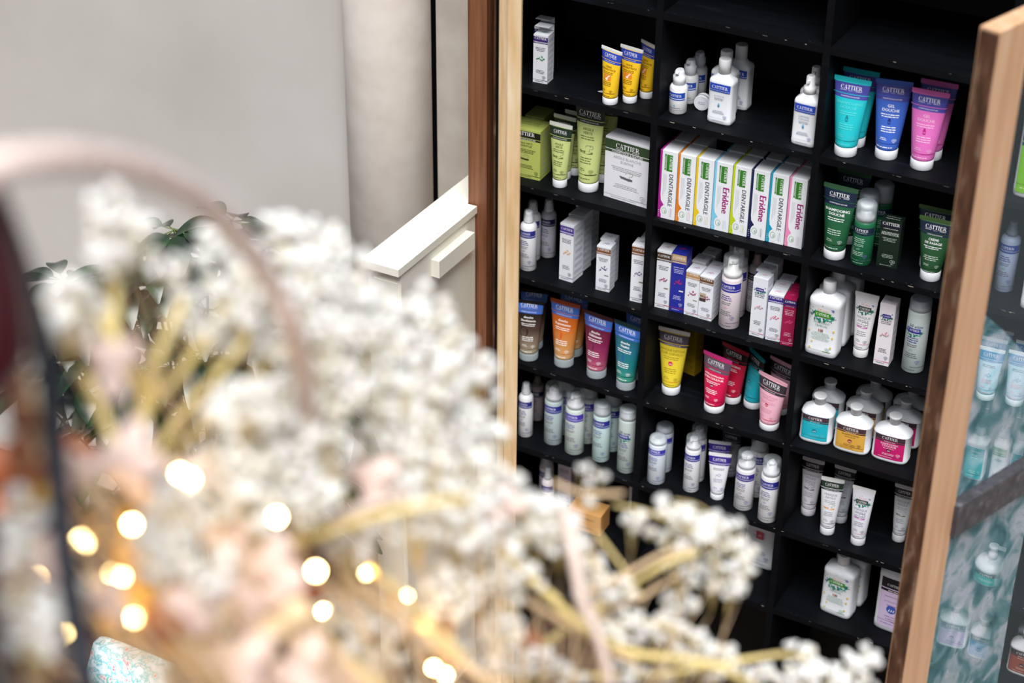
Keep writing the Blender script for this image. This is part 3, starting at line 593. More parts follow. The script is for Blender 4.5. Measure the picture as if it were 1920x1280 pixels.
# ---------------------------------------------------------------- products
T = {
'a1': dict(x=-0.2872, y=0.0494, h=0.1061, w=0.0322, d=0.032, rot=0.0756, s=1),
'a1b': dict(x=-0.3044, y=0.0846, h=0.1061, w=0.0322, d=0.032, rot=0.0756, s=1, like='a1'),
'a2': dict(x=-0.1169, y=0.02, h=0.1173, w=0.0543, r=0.0158, rot=-0.2734, s=1),
'a3': dict(x=-0.0853, y=0.0464, h=0.1181, w=0.0543, r=0.0148, rot=-0.1505, s=1),
'a4': dict(x=-0.0651, y=0.0829, h=0.1189, w=0.0467, r=0.0141, rot=-0.4466, s=1),
'b1': dict(x=0.0209, y=0.0484, h=0.0922, r=0.0183, rot=0.0, sh1=0.0601, s=1),
'b2': dict(x=0.0195, y=0.105, h=0.0922, r=0.0183, rot=0.0, sh1=0.0601, s=1, like='b1'),
'b3': dict(x=0.0195, y=0.15, h=0.0922, r=0.0183, rot=0.0, sh1=0.0601, s=1, like='b1'),
'b4': dict(x=0.1156, y=0.0507, h=0.0983, w=0.0528, d=0.035, rot=-0.0304, s=1),
'b5': dict(x=0.1021, y=0.0895, h=0.0983, w=0.0528, d=0.035, rot=-0.0304, s=1, like='b4'),
'b6': dict(x=0.1155, y=0.1339, h=0.0983, w=0.0528, d=0.035, rot=-0.0304, s=1, like='b4'),
'b7': dict(x=0.2985, y=0.0398, h=0.1006, w=0.0511, d=0.035, rot=-0.0427, s=1),
'b8': dict(x=0.2918, y=0.0854, h=0.1006, w=0.0511, d=0.035, rot=-0.0427, s=1, like='b7'),
'c1': dict(x=0.3825, y=0.0384, h=0.1572, w=0.0724, r=0.022, rot=0.0502, s=1),
'c2': dict(x=0.4555, y=0.0654, h=0.1588, w=0.0711, r=0.0219, rot=0.1931, s=1),
'c3': dict(x=0.53, y=0.0563, h=0.158, w=0.0719, r=0.022, rot=0.079, s=1),
'c1b': dict(x=0.3825, y=0.085, h=0.1572, w=0.0724, r=0.022, rot=0.0502, s=1, like='c1'),
'c3b': dict(x=0.531, y=0.105, h=0.158, w=0.0719, r=0.022, rot=0.079, s=1, like='c3'),
'd1': dict(x=-0.3205, y=0.0614, h=0.114, w=0.072, d=0.055, rot=0.0422, s=2),
'd1b': dict(x=-0.3325, y=0.125, h=0.114, w=0.045, d=0.055, rot=0.0422, s=2),
'd2': dict(x=-0.2371, y=0.0396, h=0.1443, w=0.0538, r=0.0156, rot=-0.0204, s=2),
'd2b': dict(x=-0.2475, y=0.0776, h=0.1443, w=0.0538, r=0.0156, rot=-0.0204, s=2, like='d2'),
'd2c': dict(x=-0.236, y=0.1076, h=0.1443, w=0.0538, r=0.0156, rot=-0.0204, s=2, like='d2'),
'd3': dict(x=-0.1776, y=0.0564, h=0.1862, w=0.0674, r=0.0218, rot=-0.0034, s=2),
'd3b': dict(x=-0.172, y=0.112, h=0.1862, w=0.0674, r=0.0218, rot=-0.0034, s=2, like='d3'),
'd4': dict(x=-0.079, y=0.0608, h=0.1397, w=0.1071, d=0.045, rot=-0.0869, s=2),
'e1': dict(x=0.0225, y=0.04, h=0.1535, w=0.0378, d=0.052, rot=0.0349, s=2),
'e2': dict(x=0.0617, y=0.0422, h=0.1535, w=0.0378, d=0.052, rot=0.0349, s=2),
'e3': dict(x=0.1009, y=0.0444, h=0.1535, w=0.0378, d=0.052, rot=0.0349, s=2),
'e4': dict(x=0.1401, y=0.0466, h=0.1535, w=0.0378, d=0.052, rot=0.0349, s=2),
'e5': dict(x=0.1793, y=0.0488, h=0.1535, w=0.0378, d=0.052, rot=0.0349, s=2),
'e6': dict(x=0.2185, y=0.051, h=0.1535, w=0.0378, d=0.052, rot=0.0349, s=2),
'e7': dict(x=0.2577, y=0.0532, h=0.1535, w=0.0378, d=0.052, rot=0.0349, s=2),
'e8': dict(x=0.2969, y=0.0554, h=0.1535, w=0.0365, d=0.052, rot=0.0349, s=2),
'g1': dict(x=0.3825, y=0.0382, h=0.156, w=0.071, r=0.0215, rot=0.0047, s=2),
'g1b': dict(x=0.3825, y=0.1135, h=0.156, w=0.071, r=0.0215, rot=0.0047, s=2, like='g1'),
'g2': dict(x=0.4377, y=0.0416, h=0.1357, r=0.0209, rot=0.0, cb=0.0967, s=2),
'g2b': dict(x=0.4268, y=0.0849, h=0.1357, r=0.0209, rot=0.0, cb=0.0967, s=2, like='g2'),
'g2c': dict(x=0.44, y=0.135, h=0.1157, r=0.0209, rot=0.0, cb=0.0967, s=2),
'g3': dict(x=0.488, y=0.0605, h=0.1011, w=0.0416, d=0.03, rot=0.0879, s=2),
'g4': dict(x=0.578, y=0.0488, h=0.1297, w=0.0711, r=0.0199, rot=0.0307, s=2),
'g4b': dict(x=0.5618, y=0.0935, h=0.1297, w=0.0711, r=0.0199, rot=0.0307, s=2, like='g4'),
'h1': dict(x=-0.3125, y=0.0436, h=0.1435, r=0.0185, rot=0.0, sh1=0.1119, s=3),
'h1b': dict(x=-0.3264, y=0.0878, h=0.1435, r=0.0185, rot=0.0, sh1=0.1119, s=3, like='h1'),
'h2': dict(x=-0.3019, y=0.1173, h=0.1417, r=0.0175, rot=0.0, sh1=0.1089, s=3),
'h3': dict(x=-0.2123, y=0.0555, h=0.1387, w=0.034, d=0.045, rot=-0.0552, s=3),
'h3b': dict(x=-0.2157, y=0.1015, h=0.1387, w=0.034, d=0.045, rot=-0.0552, s=3, like='h3'),
'h3c': dict(x=-0.2219, y=0.148, h=0.1387, w=0.034, d=0.045, rot=-0.0552, s=3, like='h3'),
'h4': dict(x=-0.1256, y=0.0485, h=0.1081, w=0.0322, d=0.03, rot=0.0695, s=3),
'h4b': dict(x=-0.1336, y=0.081, h=0.1081, w=0.0322, d=0.03, rot=0.0695, s=3, like='h4'),
'h5': dict(x=-0.0406, y=0.0441, h=0.1381, w=0.0311, d=0.035, rot=0.0875, s=3),
'h5b': dict(x=-0.0389, y=0.083, h=0.1381, w=0.0311, d=0.035, rot=0.0875, s=3, like='h5'),
'i1': dict(x=0.0172, y=0.0485, h=0.1386, w=0.0315, d=0.038, rot=0.0597, s=3),
'i2': dict(x=0.0502, y=0.0508, h=0.1427, w=0.0315, d=0.038, rot=0.0953, s=3),
'i3': dict(x=0.085, y=0.0503, h=0.1067, w=0.0315, d=0.036, rot=0.0, s=3),
'i3b': dict(x=0.078, y=0.0946, h=0.1067, w=0.032, d=0.036, rot=0.0, s=3),
'i3c': dict(x=0.0824, y=0.134, h=0.1067, w=0.032, d=0.036, rot=0.0, s=3),
'i4': dict(x=0.1175, y=0.0494, h=0.1038, w=0.0311, d=0.036, rot=0.0, s=3),
'i4b': dict(x=0.1155, y=0.0866, h=0.1038, w=0.0311, d=0.036, rot=0.0, s=3, like='i4'),
'i5': dict(x=0.1705, y=0.0388, h=0.1675, r=0.0219, rot=0.0, cb=0.1213, s=3),
'i5b': dict(x=0.162, y=0.088, h=0.1575, r=0.0219, rot=0.0, cb=0.1213, s=3),
'i6': dict(x=0.19, y=0.125, h=0.1382, r=0.018, rot=0.0, s=3),
'i7': dict(x=0.2394, y=0.0375, h=0.1394, w=0.0321, d=0.03, rot=-0.009, s=3),
'i7b': dict(x=0.2317, y=0.0695, h=0.1394, w=0.0321, d=0.03, rot=-0.009, s=3, like='i7'),
'i7c': dict(x=0.2322, y=0.108, h=0.1394, w=0.0321, d=0.03, rot=-0.009, s=3, like='i7'),
'i8': dict(x=0.2735, y=0.0391, h=0.1092, w=0.0316, d=0.03, rot=0.1026, s=3),
'i8b': dict(x=0.2697, y=0.071, h=0.1092, w=0.0316, d=0.03, rot=0.1026, s=3, like='i8'),
'i8c': dict(x=0.2696, y=0.104, h=0.1092, w=0.0316, d=0.03, rot=0.1026, s=3, like='i8'),
'i9': dict(x=0.3053, y=0.035, h=0.1122, w=0.0268, d=0.03, rot=0.1449, s=3),
'i9b': dict(x=0.3039, y=0.072, h=0.1122, w=0.0268, d=0.03, rot=0.1449, s=3, like='i9'),
'j1': dict(x=0.381, y=0.0377, h=0.1355, w=0.069, d=0.05, rot=0.0046, s=3),
'j1b': dict(x=0.381, y=0.091, h=0.1355, w=0.069, d=0.05, rot=0.0046, s=3, like='j1'),
'j1c': dict(x=0.383, y=0.143, h=0.1355, w=0.069, d=0.05, rot=0.0046, s=3, like='j1'),
'j2': dict(x=0.4532, y=0.0637, h=0.1449, w=0.0503, r=0.0155, rot=0.0237, s=3),
'j3': dict(x=0.5028, y=0.0629, h=0.143, w=0.0318, d=0.035, rot=0.0494, s=3),
'j4': dict(x=0.5636, y=0.0663, h=0.1655, r=0.0226, rot=0.0, cb=0.1426, s=3),
'k1': dict(x=-0.303, y=0.0352, h=0.1472, w=0.0653, r=0.0216, rot=0.2802, s=4),
'k2': dict(x=-0.2215, y=0.0512, h=0.161, w=0.0728, r=0.0223, rot=0.0237, s=4),
'k3': dict(x=-0.1367, y=0.0457, h=0.1567, w=0.0761, r=0.0222, rot=-0.1086, s=4),
'k4': dict(x=-0.0586, y=0.0343, h=0.1604, w=0.0732, r=0.0213, rot=-0.1232, s=4),
'k1b': dict(x=-0.3165, y=0.0831, h=0.1472, w=0.0653, r=0.0216, rot=0.2802, s=4, like='k1'),
'k2b': dict(x=-0.2242, y=0.101, h=0.161, w=0.0728, r=0.0223, rot=0.0237, s=4, like='k2'),
'k4b': dict(x=-0.056, y=0.086, h=0.1604, w=0.0732, r=0.0213, rot=-0.1232, s=4, like='k4'),
'l1': dict(x=0.037, y=0.065, h=0.1589, w=0.0719, r=0.0205, rot=0.0873, s=4),
'l1b': dict(x=0.043, y=0.1629, h=0.15, w=0.034, d=0.03, rot=-0.1822, s=4),
'l2': dict(x=0.1481, y=0.0481, h=0.1351, w=0.0727, r=0.0223, rot=-0.1958, s=4),
'l3': dict(x=0.1681, y=0.098, h=0.1356, w=0.0725, r=0.02, rot=-0.2614, s=4),
'l4': dict(x=0.216, y=0.104, h=0.1319, w=0.0636, r=0.021, rot=-0.6443, s=4),
'l5': dict(x=0.2787, y=0.0434, h=0.124, w=0.0774, r=0.0213, rot=-0.2963, s=4),
'l5b': dict(x=0.276, y=0.112, h=0.124, w=0.0774, r=0.0213, rot=-0.2963, s=4, like='l5'),
'm1': dict(x=0.3825, y=0.0521, h=0.0786, w=0.07, d=0.05, rot=0.0986, s=4),
'm2': dict(x=0.4619, y=0.0557, h=0.0751, w=0.0778, d=0.05, rot=0.0466, s=4),
'm3': dict(x=0.5445, y=0.0631, h=0.0749, w=0.0791, d=0.05, rot=0.0408, s=4),
'm1b': dict(x=0.381, y=0.116, h=0.0786, w=0.07, d=0.05, rot=0.0986, s=4, like='m1'),
'm2b': dict(x=0.4592, y=0.124, h=0.0751, w=0.0778, d=0.05, rot=0.0466, s=4, like='m2'),
'm3b': dict(x=0.546, y=0.13, h=0.0749, w=0.0791, d=0.05, rot=0.0408, s=4, like='m3'),
'm2c': dict(x=0.4616, y=0.1765, h=0.0751, w=0.0778, d=0.05, rot=0.0466, s=4, like='m2'),
'm3c': dict(x=0.5435, y=0.184, h=0.0749, w=0.0791, d=0.05, rot=0.0408, s=4, like='m3'),
'n1': dict(x=-0.3161, y=0.0503, h=0.1425, r=0.0171, rot=0.0, sh1=0.1103, s=5),
'n2': dict(x=-0.3255, y=0.124, h=0.1213, r=0.017, rot=0.0, s=5),
'n3': dict(x=-0.2471, y=0.0576, h=0.1575, r=0.0216, rot=0.0, cb=0.1195, s=5),
'n4': dict(x=-0.1868, y=0.0472, h=0.1614, r=0.0223, rot=0.0, cb=0.123, s=5),
'n5': dict(x=-0.1199, y=0.0498, h=0.1531, r=0.0205, rot=0.0, cb=0.1246, s=5),
'n6': dict(x=-0.0504, y=0.039, h=0.1673, r=0.0211, rot=0.0, cb=0.1426, s=5),
'n3b': dict(x=-0.242, y=0.108, h=0.1395, r=0.0216, rot=0.0, cb=0.1195, s=5),
'n4b': dict(x=-0.181, y=0.102, h=0.1414, r=0.0223, rot=0.0, cb=0.123, s=5),
'n5b': dict(x=-0.116, y=0.1, h=0.1411, r=0.0205, rot=0.0, cb=0.1246, s=5),
'o1': dict(x=0.0276, y=0.033, h=0.1216, r=0.0204, rot=0.0, cb=0.1064, s=5),
'o1b': dict(x=0.0213, y=0.0826, h=0.1216, r=0.0204, rot=0.0, cb=0.1064, s=5, like='o1'),
'o2': dict(x=0.1093, y=0.0423, h=0.1435, r=0.0179, rot=0.0, cb=0.1136, s=5),
'o2b': dict(x=0.1039, y=0.0854, h=0.1435, r=0.0179, rot=0.0, cb=0.1136, s=5, like='o2'),
'o3': dict(x=0.1729, y=0.0429, h=0.1171, w=0.05, r=0.015, rot=0.2994, s=5),
'o3b': dict(x=0.1535, y=0.0863, h=0.1171, w=0.05, r=0.015, rot=0.2994, s=5, like='o3'),
'o4': dict(x=0.16, y=0.14, h=0.1149, w=0.0467, r=0.018, rot=0.0304, s=5),
'o5': dict(x=0.2371, y=0.0405, h=0.1474, r=0.0215, rot=0.0, cb=0.1093, s=5),
'o6': dict(x=0.3005, y=0.0243, h=0.1609, r=0.0208, rot=0.0, cb=0.1213, s=5),
'o6b': dict(x=0.243, y=0.1, h=0.1489, r=0.0208, rot=0.0, cb=0.1213, s=5),
'p1': dict(x=0.3715, y=0.0888, h=0.1438, w=0.0498, r=0.016, rot=0.0344, s=5),
'p2': dict(x=0.4331, y=0.0437, h=0.1418, w=0.05, r=0.0156, rot=0.1758, s=5),
'p3': dict(x=0.4416, y=0.098, h=0.1408, w=0.0484, r=0.016, rot=0.0254, s=5),
'p4': dict(x=0.5042, y=0.0414, h=0.1433, w=0.0502, r=0.0158, rot=0.046, s=5),
'p5': dict(x=0.5773, y=0.095, h=0.1417, w=0.0455, r=0.0142, rot=0.0459, s=5),
'q1': dict(x=0.2549, y=0.1394, h=0.155, w=0.0765, d=0.04, rot=-0.054, s=6),
'q3': dict(x=0.4716, y=0.067, h=0.1254, w=0.0739, d=0.05, rot=-0.0767, s=6),
'q3b': dict(x=0.4793, y=0.121, h=0.1254, w=0.0739, d=0.05, rot=-0.0767, s=6, like='q3'),
'q4': dict(x=0.5969, y=0.0734, h=0.1606, w=0.0795, d=0.05, rot=-0.0444, s=6),
'r1': dict(x=-0.0565, y=0.1688, h=0.155, w=0.0778, d=0.04, rot=-0.075, s=6),
'r2': dict(x=0.055, y=0.1702, h=0.155, w=0.0687, d=0.04, rot=-0.0836, s=6),
'r3': dict(x=0.1531, y=0.1547, h=0.155, w=0.0625, d=0.04, rot=-0.1354, s=6),
's1': dict(x=0.745, y=0.0437, h=0.1753, w=0.062, d=0.045, rot=0.0, s=1),
's2': dict(x=0.655, y=0.0498, h=0.1474, r=0.0181, rot=0.0, s=1),
't1': dict(x=0.7162, y=0.079, h=0.1504, r=0.0191, rot=0.0, s=2),
't2': dict(x=0.792, y=0.0397, h=0.149, w=0.058, d=0.045, rot=0.0, s=2),
't3': dict(x=0.7243, y=0.0363, h=0.1126, w=0.0508, r=0.0182, rot=0.0762, s=3),
't3b': dict(x=0.7183, y=0.075, h=0.1126, w=0.0508, r=0.0182, rot=0.0762, s=3, like='t3'),
't3c': dict(x=0.7188, y=0.113, h=0.1126, w=0.0508, r=0.0182, rot=0.0762, s=3, like='t3'),
't4': dict(x=0.7811, y=0.0443, h=0.1162, w=0.0517, r=0.0181, rot=0.0887, s=3),
't4b': dict(x=0.7826, y=0.0882, h=0.1162, w=0.0517, r=0.0181, rot=0.0887, s=3, like='t4'),
'u1': dict(x=0.717, y=0.0848, h=0.0976, w=0.043, d=0.04, rot=0.0, s=4),
'u2': dict(x=0.766, y=0.085, h=0.1078, w=0.034, d=0.04, rot=0.0, s=4),
'u3': dict(x=0.806, y=0.074, h=0.1208, w=0.034, d=0.04, rot=0.0787, s=4),
'u4': dict(x=0.789, y=0.0605, h=0.0653, r=0.034, rot=0.0, s=5),
'u5': dict(x=0.728, y=0.0862, h=0.078, w=0.066, d=0.045, rot=0.1173, s=6),
'u5b': dict(x=0.728, y=0.137, h=0.078, w=0.066, d=0.045, rot=0.1173, s=6, like='u5'),
'u6': dict(x=0.7945, y=0.0792, h=0.072, w=0.055, d=0.045, rot=0.0289, s=6),
'u6b': dict(x=0.7945, y=0.137, h=0.072, w=0.055, d=0.045, rot=0.0289, s=6, like='u6'),
'u7': dict(x=0.8904, y=0.0702, h=0.0785, w=0.0679, d=0.045, rot=-0.0206, s=6),
'u7b': dict(x=0.8908, y=0.125, h=0.0785, w=0.0679, d=0.045, rot=-0.0206, s=6, like='u7'),
't0': dict(x=0.655, y=0.07, h=0.05, r=0.018, rot=0.0, s=3),
'e1b': dict(x=0.0225, y=0.096, h=0.1535, w=0.0378, d=0.052, rot=0.0349, s=2, like='e1'),
'e2b': dict(x=0.0617, y=0.0982, h=0.1535, w=0.0378, d=0.052, rot=0.0349, s=2, like='e2'),
'e4b': dict(x=0.1401, y=0.1066, h=0.1535, w=0.0378, d=0.052, rot=0.0349, s=2, like='e4'),
'e5b': dict(x=0.1793, y=0.1088, h=0.1535, w=0.0378, d=0.052, rot=0.0349, s=2, like='e5'),
'e6b': dict(x=0.2185, y=0.111, h=0.1535, w=0.0378, d=0.052, rot=0.0349, s=2, like='e6'),
'e7b': dict(x=0.2577, y=0.1132, h=0.1535, w=0.0378, d=0.052, rot=0.0349, s=2, like='e7'),
'e8b': dict(x=0.2969, y=0.1154, h=0.1535, w=0.0365, d=0.052, rot=0.0349, s=2, like='e8'),
}
TB, CT, PC, SC, SP, SL = tube, carton, pumpcyl, spraycyl, smallpump, slab
yel = dict(body='F2C424', band='2A45B0', crimp='E8E8E4', icon='foot', title=('CRÈME', 'RÉPARATRICE'), tcol='8A5A1A', tsz=.045)
gel = lambda **k: dict(band='4A4CA6', sub=2, icon='drop', bfr=(.063, .19, .25), ic=.49, **k)
wtube = lambda **k: dict(dict(band='1E2C24', crimp='E8E8E6', title=('MASQUE', 'ARGILE'), tcol='9A9CA6', icon='clay', small='8A8E98', abc='6A7A80', bfr=(.065, .17, .215), line='4A4C50'), **k)
def gm(name, st, h): return gradient(name, st, .02, h)
def cartoon(band, ic, **k): return dict(dict(band=band, icon='sprig', icol=ic), **k)
ITEMS = [
 ('a1', CT, cartoon('3A2370', '2F8A5A', open_lid=True), 'white serum carton with purple band and raised lid, alone on top shelf', 'box', 'serum cartons at top left'),
 ('a1b', None, 0, 'white carton half hidden behind the raised-lid carton on the top shelf', 'box', 'serum cartons at top left'),
 ('a2', TB, yel, 'yellow foot cream tube nearest the front, leftmost of the three', 'tube', 'yellow foot cream tubes'),
 ('a3', TB, yel, 'middle yellow foot cream tube with blue band on top shelf', 'tube', 'yellow foot cream tubes'),
 ('a4', TB, yel, 'yellow foot cream tube furthest back, beside the divider', 'tube', 'yellow foot cream tubes'),
 ('b1', SP, {}, 'front small white serum pump bottle with blue label', 'bottle', 'small serum pump bottles'),
 ('b2', None, 0, 'middle small white serum pump bottle, behind the front one', 'bottle', 'small serum pump bottles'),
 ('b3', None, 0, 'rearmost small serum pump bottle in the shade', 'bottle', 'small serum pump bottles'),
 ('b4', SL, dict(title=('EAU MICELLAIRE',), bandc='2347B4'), 'front white square bottle with blue band and droplet, screw cap', 'bottle', 'square micellar bottles'),
 ('b5', None, 0, 'white square bottle second in line behind the droplet bottle', 'bottle', 'square micellar bottles'),
 ('b6', None, 0, 'white square bottle third and last in the line of screw-cap bottles', 'bottle', 'square micellar bottles'),
 ('b7', SL, dict(title=('LOTION', 'PURIFIANTE'), bandc='2347B4', head='spray'), 'white square spray bottle with blue band, front, beside second divider', 'bottle', 'square spray bottles'),
 ('b8', None, 0, 'white square spray bottle behind the front spray bottle', 'bottle', 'square spray bottles'),
 ('c1', TB, gel(body='22C3CC', title=('SHAMPOOING', 'DOUCHE'), tcol='5FDCE2', icol='15808C', line='1A93A0'), 'turquoise shampoo tube with white cap, front left of top right cell', 'tube', 'bright shower gel tubes'),
 ('c2', TB, gel(body='3E68C8', title=('GEL', 'DOUCHE'), icol='1E2F7A', line='2A4698'), 'bright blue shower gel tube with white cap between turquoise and pink', 'tube', 'bright shower gel tubes'),
 ('c3', TB, gel(body='E070BE', title=('GEL', 'DOUCHE'), tcol='F8C8E8', icol='B01E78', line='B02680'), 'pink shower gel tube with white cap, front right of top right cell', 'tube', 'bright shower gel tubes'),
 ('c1b', None, 0, 'shaded turquoise tube behind the front turquoise one', 'tube', 'bright shower gel tubes'),
 ('c3b', None, 0, 'shaded pink tube behind the front pink one', 'tube', 'bright shower gel tubes'),
 ('d1', CT, dict(body='B3BE62', band='14180E', title=('ARGILE VERTE', 'SURVENTILÉE'), tcol='4A5226', icon='clay', icol='2A3014', bandf=(.04, .22), logoW=.62), 'large olive green clay carton cut off by the pale door stile', 'box', 'green clay cartons'),
 ('d1b', CT, dict(body='B3BE62', band='14180E', tcol='4A5226', icon='clay', icol='2A3014'), 'olive green carton behind the large olive clay carton', 'box', 'green clay cartons'),
 ('d2', TB, dict(body='C3CE84', band='1F3226', crimp='E9EBE4', title=('ARGILE', 'VERTE'), tcol='5E6A34', icon='clay', icol='5E6E2E', line='3A4426', tsz=.042), 'small pale green clay tube with white crimp, front', 'tube', 'small green clay tubes'),
 ('d2b', None, 0, 'small green clay tube directly behind the front small one', 'tube', 'small green clay tubes'),
 ('d2c', None, 0, 'small green clay tube deepest in the shade, only crimp showing', 'tube', 'small green clay tubes'),
 ('d3', TB, dict(body='C3CE84', band='17231B', crimp='17231B', title=('ARGILE', 'VERTE'), tcol='5E6A34', icon='clay', icol='5E6E2E', line='3A4426', bfr=(.02, .13, .18), tsz=.042, capfr=.11, logoW=.74), 'tall pale green clay tube with black top, left of white clay carton', 'tube', 'tall green clay tubes'),
 ('d3b', None, 0, 'tall green clay tube in shade behind the tall front one', 'tube', 'tall green clay tubes'),
 ('d4', CT, dict(body='E2E2E8', band='2E4526', title=('ARGILE BLANCHE', 'SURFINE'), tcol='AEB2B8', icon='clay', icol='5A5E68', bandf=(.03, .235), logoW=.52, small='A8ACB2', sidec='B8BCC0'), 'wide white clay carton with dark green band', 'box'),
] + [(f'e{n}', toothbox, (c, t, k), f'{nm} toothpaste carton in the front row, {o} from the left', 'box', 'toothpaste cartons') for n, (c, t, k, nm, o) in enumerate([
 ('A8248E', 'DENTARGILE', '4A4C54', 'magenta-edged', 'first'), ('D87A1E', 'DENTARGILE', '4A4C54', 'orange-edged', 'second'), ('E2C21C', 'DENTARGILE', '4A4C54', 'yellow-edged', 'third'), ('7CC6E4', 'Eridène', 'A01E72', 'pale-blue-edged', 'fourth'),
 ('B8CC1C', 'DENTARGILE', '4A4C54', 'lime-edged', 'fifth'), ('16204E', 'Eridène', 'A01E72', 'navy-edged', 'sixth'), ('1E96B4', 'DENTARGILE', '4A4C54', 'teal-blue-edged', 'seventh'), ('E68CB8', 'Eridène', 'A01E72', 'pink-edged', 'eighth')], 1)
] + [(f'e{n}b', None, 0, f'toothpaste carton in the shaded back row behind the {nm} one', 'box', 'toothpaste cartons') for n, nm in ((1, 'magenta-edged'), (2, 'orange-edged'), (4, 'pale-blue-edged'), (5, 'lime-edged'), (6, 'navy-edged'), (7, 'teal-blue-edged'), (8, 'pink-edged'))] + [
 ('g1', TB, dict(body='1F5A3A', band='1B2740', crimp='3F6B4A', title=('SHAMPOOING', 'DOUCHE'), small='C8D8CC', bfr=(.063, .19, .26), line='16351F', tsz=.05), 'dark green shampoo tube with navy band and white cap, front', 'tube', 'dark green tubes'),
 ('g1b', None, 0, 'dark tube behind the front green shampoo tube', 'tube', 'dark green tubes'),
 ('g2', PC, dict(body='1F6B46', band='1B2740', icol='9AD0B0', tint='B8D8C4', top='flat', domed=True, capc=FROST, name='deodorant_spray_bottle'), 'green deodorant spray bottle with frosted domed cap, front', 'bottle', 'green deodorant sprays'),
 ('g2b', None, 0, 'green deodorant spray bottle just behind the front one', 'bottle', 'green deodorant sprays'),
 ('g2c', None, 0, 'green deodorant spray bottle third back, only cap visible', 'bottle', 'green deodorant sprays'),
 ('g3', CT, dict(body='12251A', band='141A2A', title=('SOIN HYDRATANT', 'PROTECTEUR'), tcol='D8E0DC', icon=None, icol='8AA090', small='A8B8AC', sidec='3A4A40', line='203028'), 'very dark green carton standing between spray bottle and shaving tube', 'box'),
 ('g4', TB, dict(body='24502F', band='1B2740', crimp='4A6B3A', title=('CRÈME', 'DE RASAGE'), small='C8D8CC', bfr=(.073, .22, .26), line='16351F', tsz=.052, capfr=.15), 'dark green shaving cream tube by the right door, front', 'tube', 'shaving cream tubes'),
 ('g4b', None, 0, 'shaving cream tube behind the front shaving cream tube', 'tube', 'shaving cream tubes'),
 ('h1', SC, dict(band='2B2E8A'), 'white mist spray bottle with clear cap, front left under the olive carton', 'bottle', 'mist sprays on the third shelf'),
 ('h1b', None, 0, 'white mist spray bottle right behind the front mist spray', 'bottle', 'mist sprays on the third shelf'),
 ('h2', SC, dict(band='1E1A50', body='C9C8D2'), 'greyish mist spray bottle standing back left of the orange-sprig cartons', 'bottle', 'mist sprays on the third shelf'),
 ('h3', CT, cartoon('4A3094', 'E0A050'), 'tall white carton with violet band and orange sprig, front of three', 'box', 'orange sprig cartons'),
 ('h3b', None, 0, 'tall white orange-sprig carton second in line', 'box', 'orange sprig cartons'),
 ('h3c', None, 0, 'tall white orange-sprig carton last in line, in shade', 'box', 'orange sprig cartons'),
 ('h4', CT, cartoon('7A4A26', '54407A', chip='7A6A58'), 'short white carton with brown band, left of the two pairs, front', 'box', 'brown band cartons'),
 ('h4b', None, 0, 'short white brown-band carton behind the short front one', 'box', 'brown band cartons'),
 ('h5', CT, cartoon('7A4A26', '54407A', chip='7A6A58'), 'tall white carton with brown band against the first divider', 'box', 'tall brown band cartons'),
 ('h5b', None, 0, 'white carton behind the tall brown-band carton at the divider', 'box', 'tall brown band cartons'),
 ('i1', CT, cartoon('4A3526', 'B02A5A', icol2='4A3A7A', chip='8A7A6A', line='B02A4A'), 'tall white carton with dark brown band left of the royal blue carton', 'box', 'face care cartons'),
 ('i2', CT, cartoon('C0A27A', 'C02A60', body='232C96', tcol='E8E8F4', chip='F0E8E0', line='B02A4A', small='C8CCE8', title=('SLEEPING CRÈME',), sidec='4A54A8'), 'royal blue carton with gold band', 'box'),
 ('i3', CT, cartoon('B08A58', 'B02A5A', icol2='4A3A7A', chip='8A7A6A', line='B02A4A'), 'white carton with tan band right of the royal blue carton', 'box', 'tan band cartons'),
 ('i3b', None, 0, 'white carton directly behind the tan-band carton', 'box', 'tan band cartons'),
 ('i3c', None, 0, 'greyed white carton deepest behind the tan-band carton', 'box', 'tan band cartons'),
 ('i4', CT, cartoon('6A4524', 'B02A5A', icol2='4A3A7A', bio=True, line='B02A4A'), 'white carton with brown band and BIO award mark', 'box', 'award mark cartons'),
 ('i4b', None, 0, 'white carton behind the carton with the BIO mark', 'box', 'award mark cartons'),
 ('i5', PC, dict(body='DCD0D6', band='2B2C94', icol='D890A8', top='beak', inner='F0F0F0'), 'pinkish pump bottle under large clear cap, front middle', 'bottle', 'pink-tinted pump bottles'),
 ('i5b', None, 0, 'pump bottle under clear cap behind the pinkish front one', 'bottle', 'pink-tinted pump bottles'),
 ('i6', SC, dict(band='1C1830', body='D8D4DA', head='B09A98', cap=False), 'pale bottle with rose-grey cap in shade behind the pump bottles', 'bottle'),
 ('i7', CT, cartoon(None, 'E08AA0', splat='3A2A8A', icol2='6A9A8A', line='D0708A'), 'slim tall white carton with leafy green emblem on purple, front', 'box', 'leafy emblem cartons'),
 ('i7b', CT, cartoon('35288C', 'C06080'), 'white carton second behind the leafy emblem carton', 'box', 'leafy emblem cartons'),
 ('i7c', None, 0, 'white carton third behind the leafy emblem carton, shaded', 'box', 'leafy emblem cartons'),
 ('i8', CT, cartoon('3B2A86', 'D06A88', line='D0708A'), 'white carton with purple band left of the crimson carton', 'box', 'purple band cartons'),
 ('i8b', None, 0, 'white purple-band carton second in line beside the crimson ones', 'box', 'purple band cartons'),
 ('i8c', None, 0, 'white purple-band carton at the back of its line', 'box', 'purple band cartons'),
 ('i9', CT, cartoon('2A1E64', 'D84A80', body='9A1646', tcol='F0D8E0', small='E8B8C8', line='E8B8C8', title=('SLEEPING CRÈME',), sidec='C04A74'), 'crimson carton with dark purple band beside the second divider, front', 'box', 'crimson cartons'),
 ('i9b', None, 0, 'crimson carton behind the front crimson carton', 'box', 'crimson cartons'),
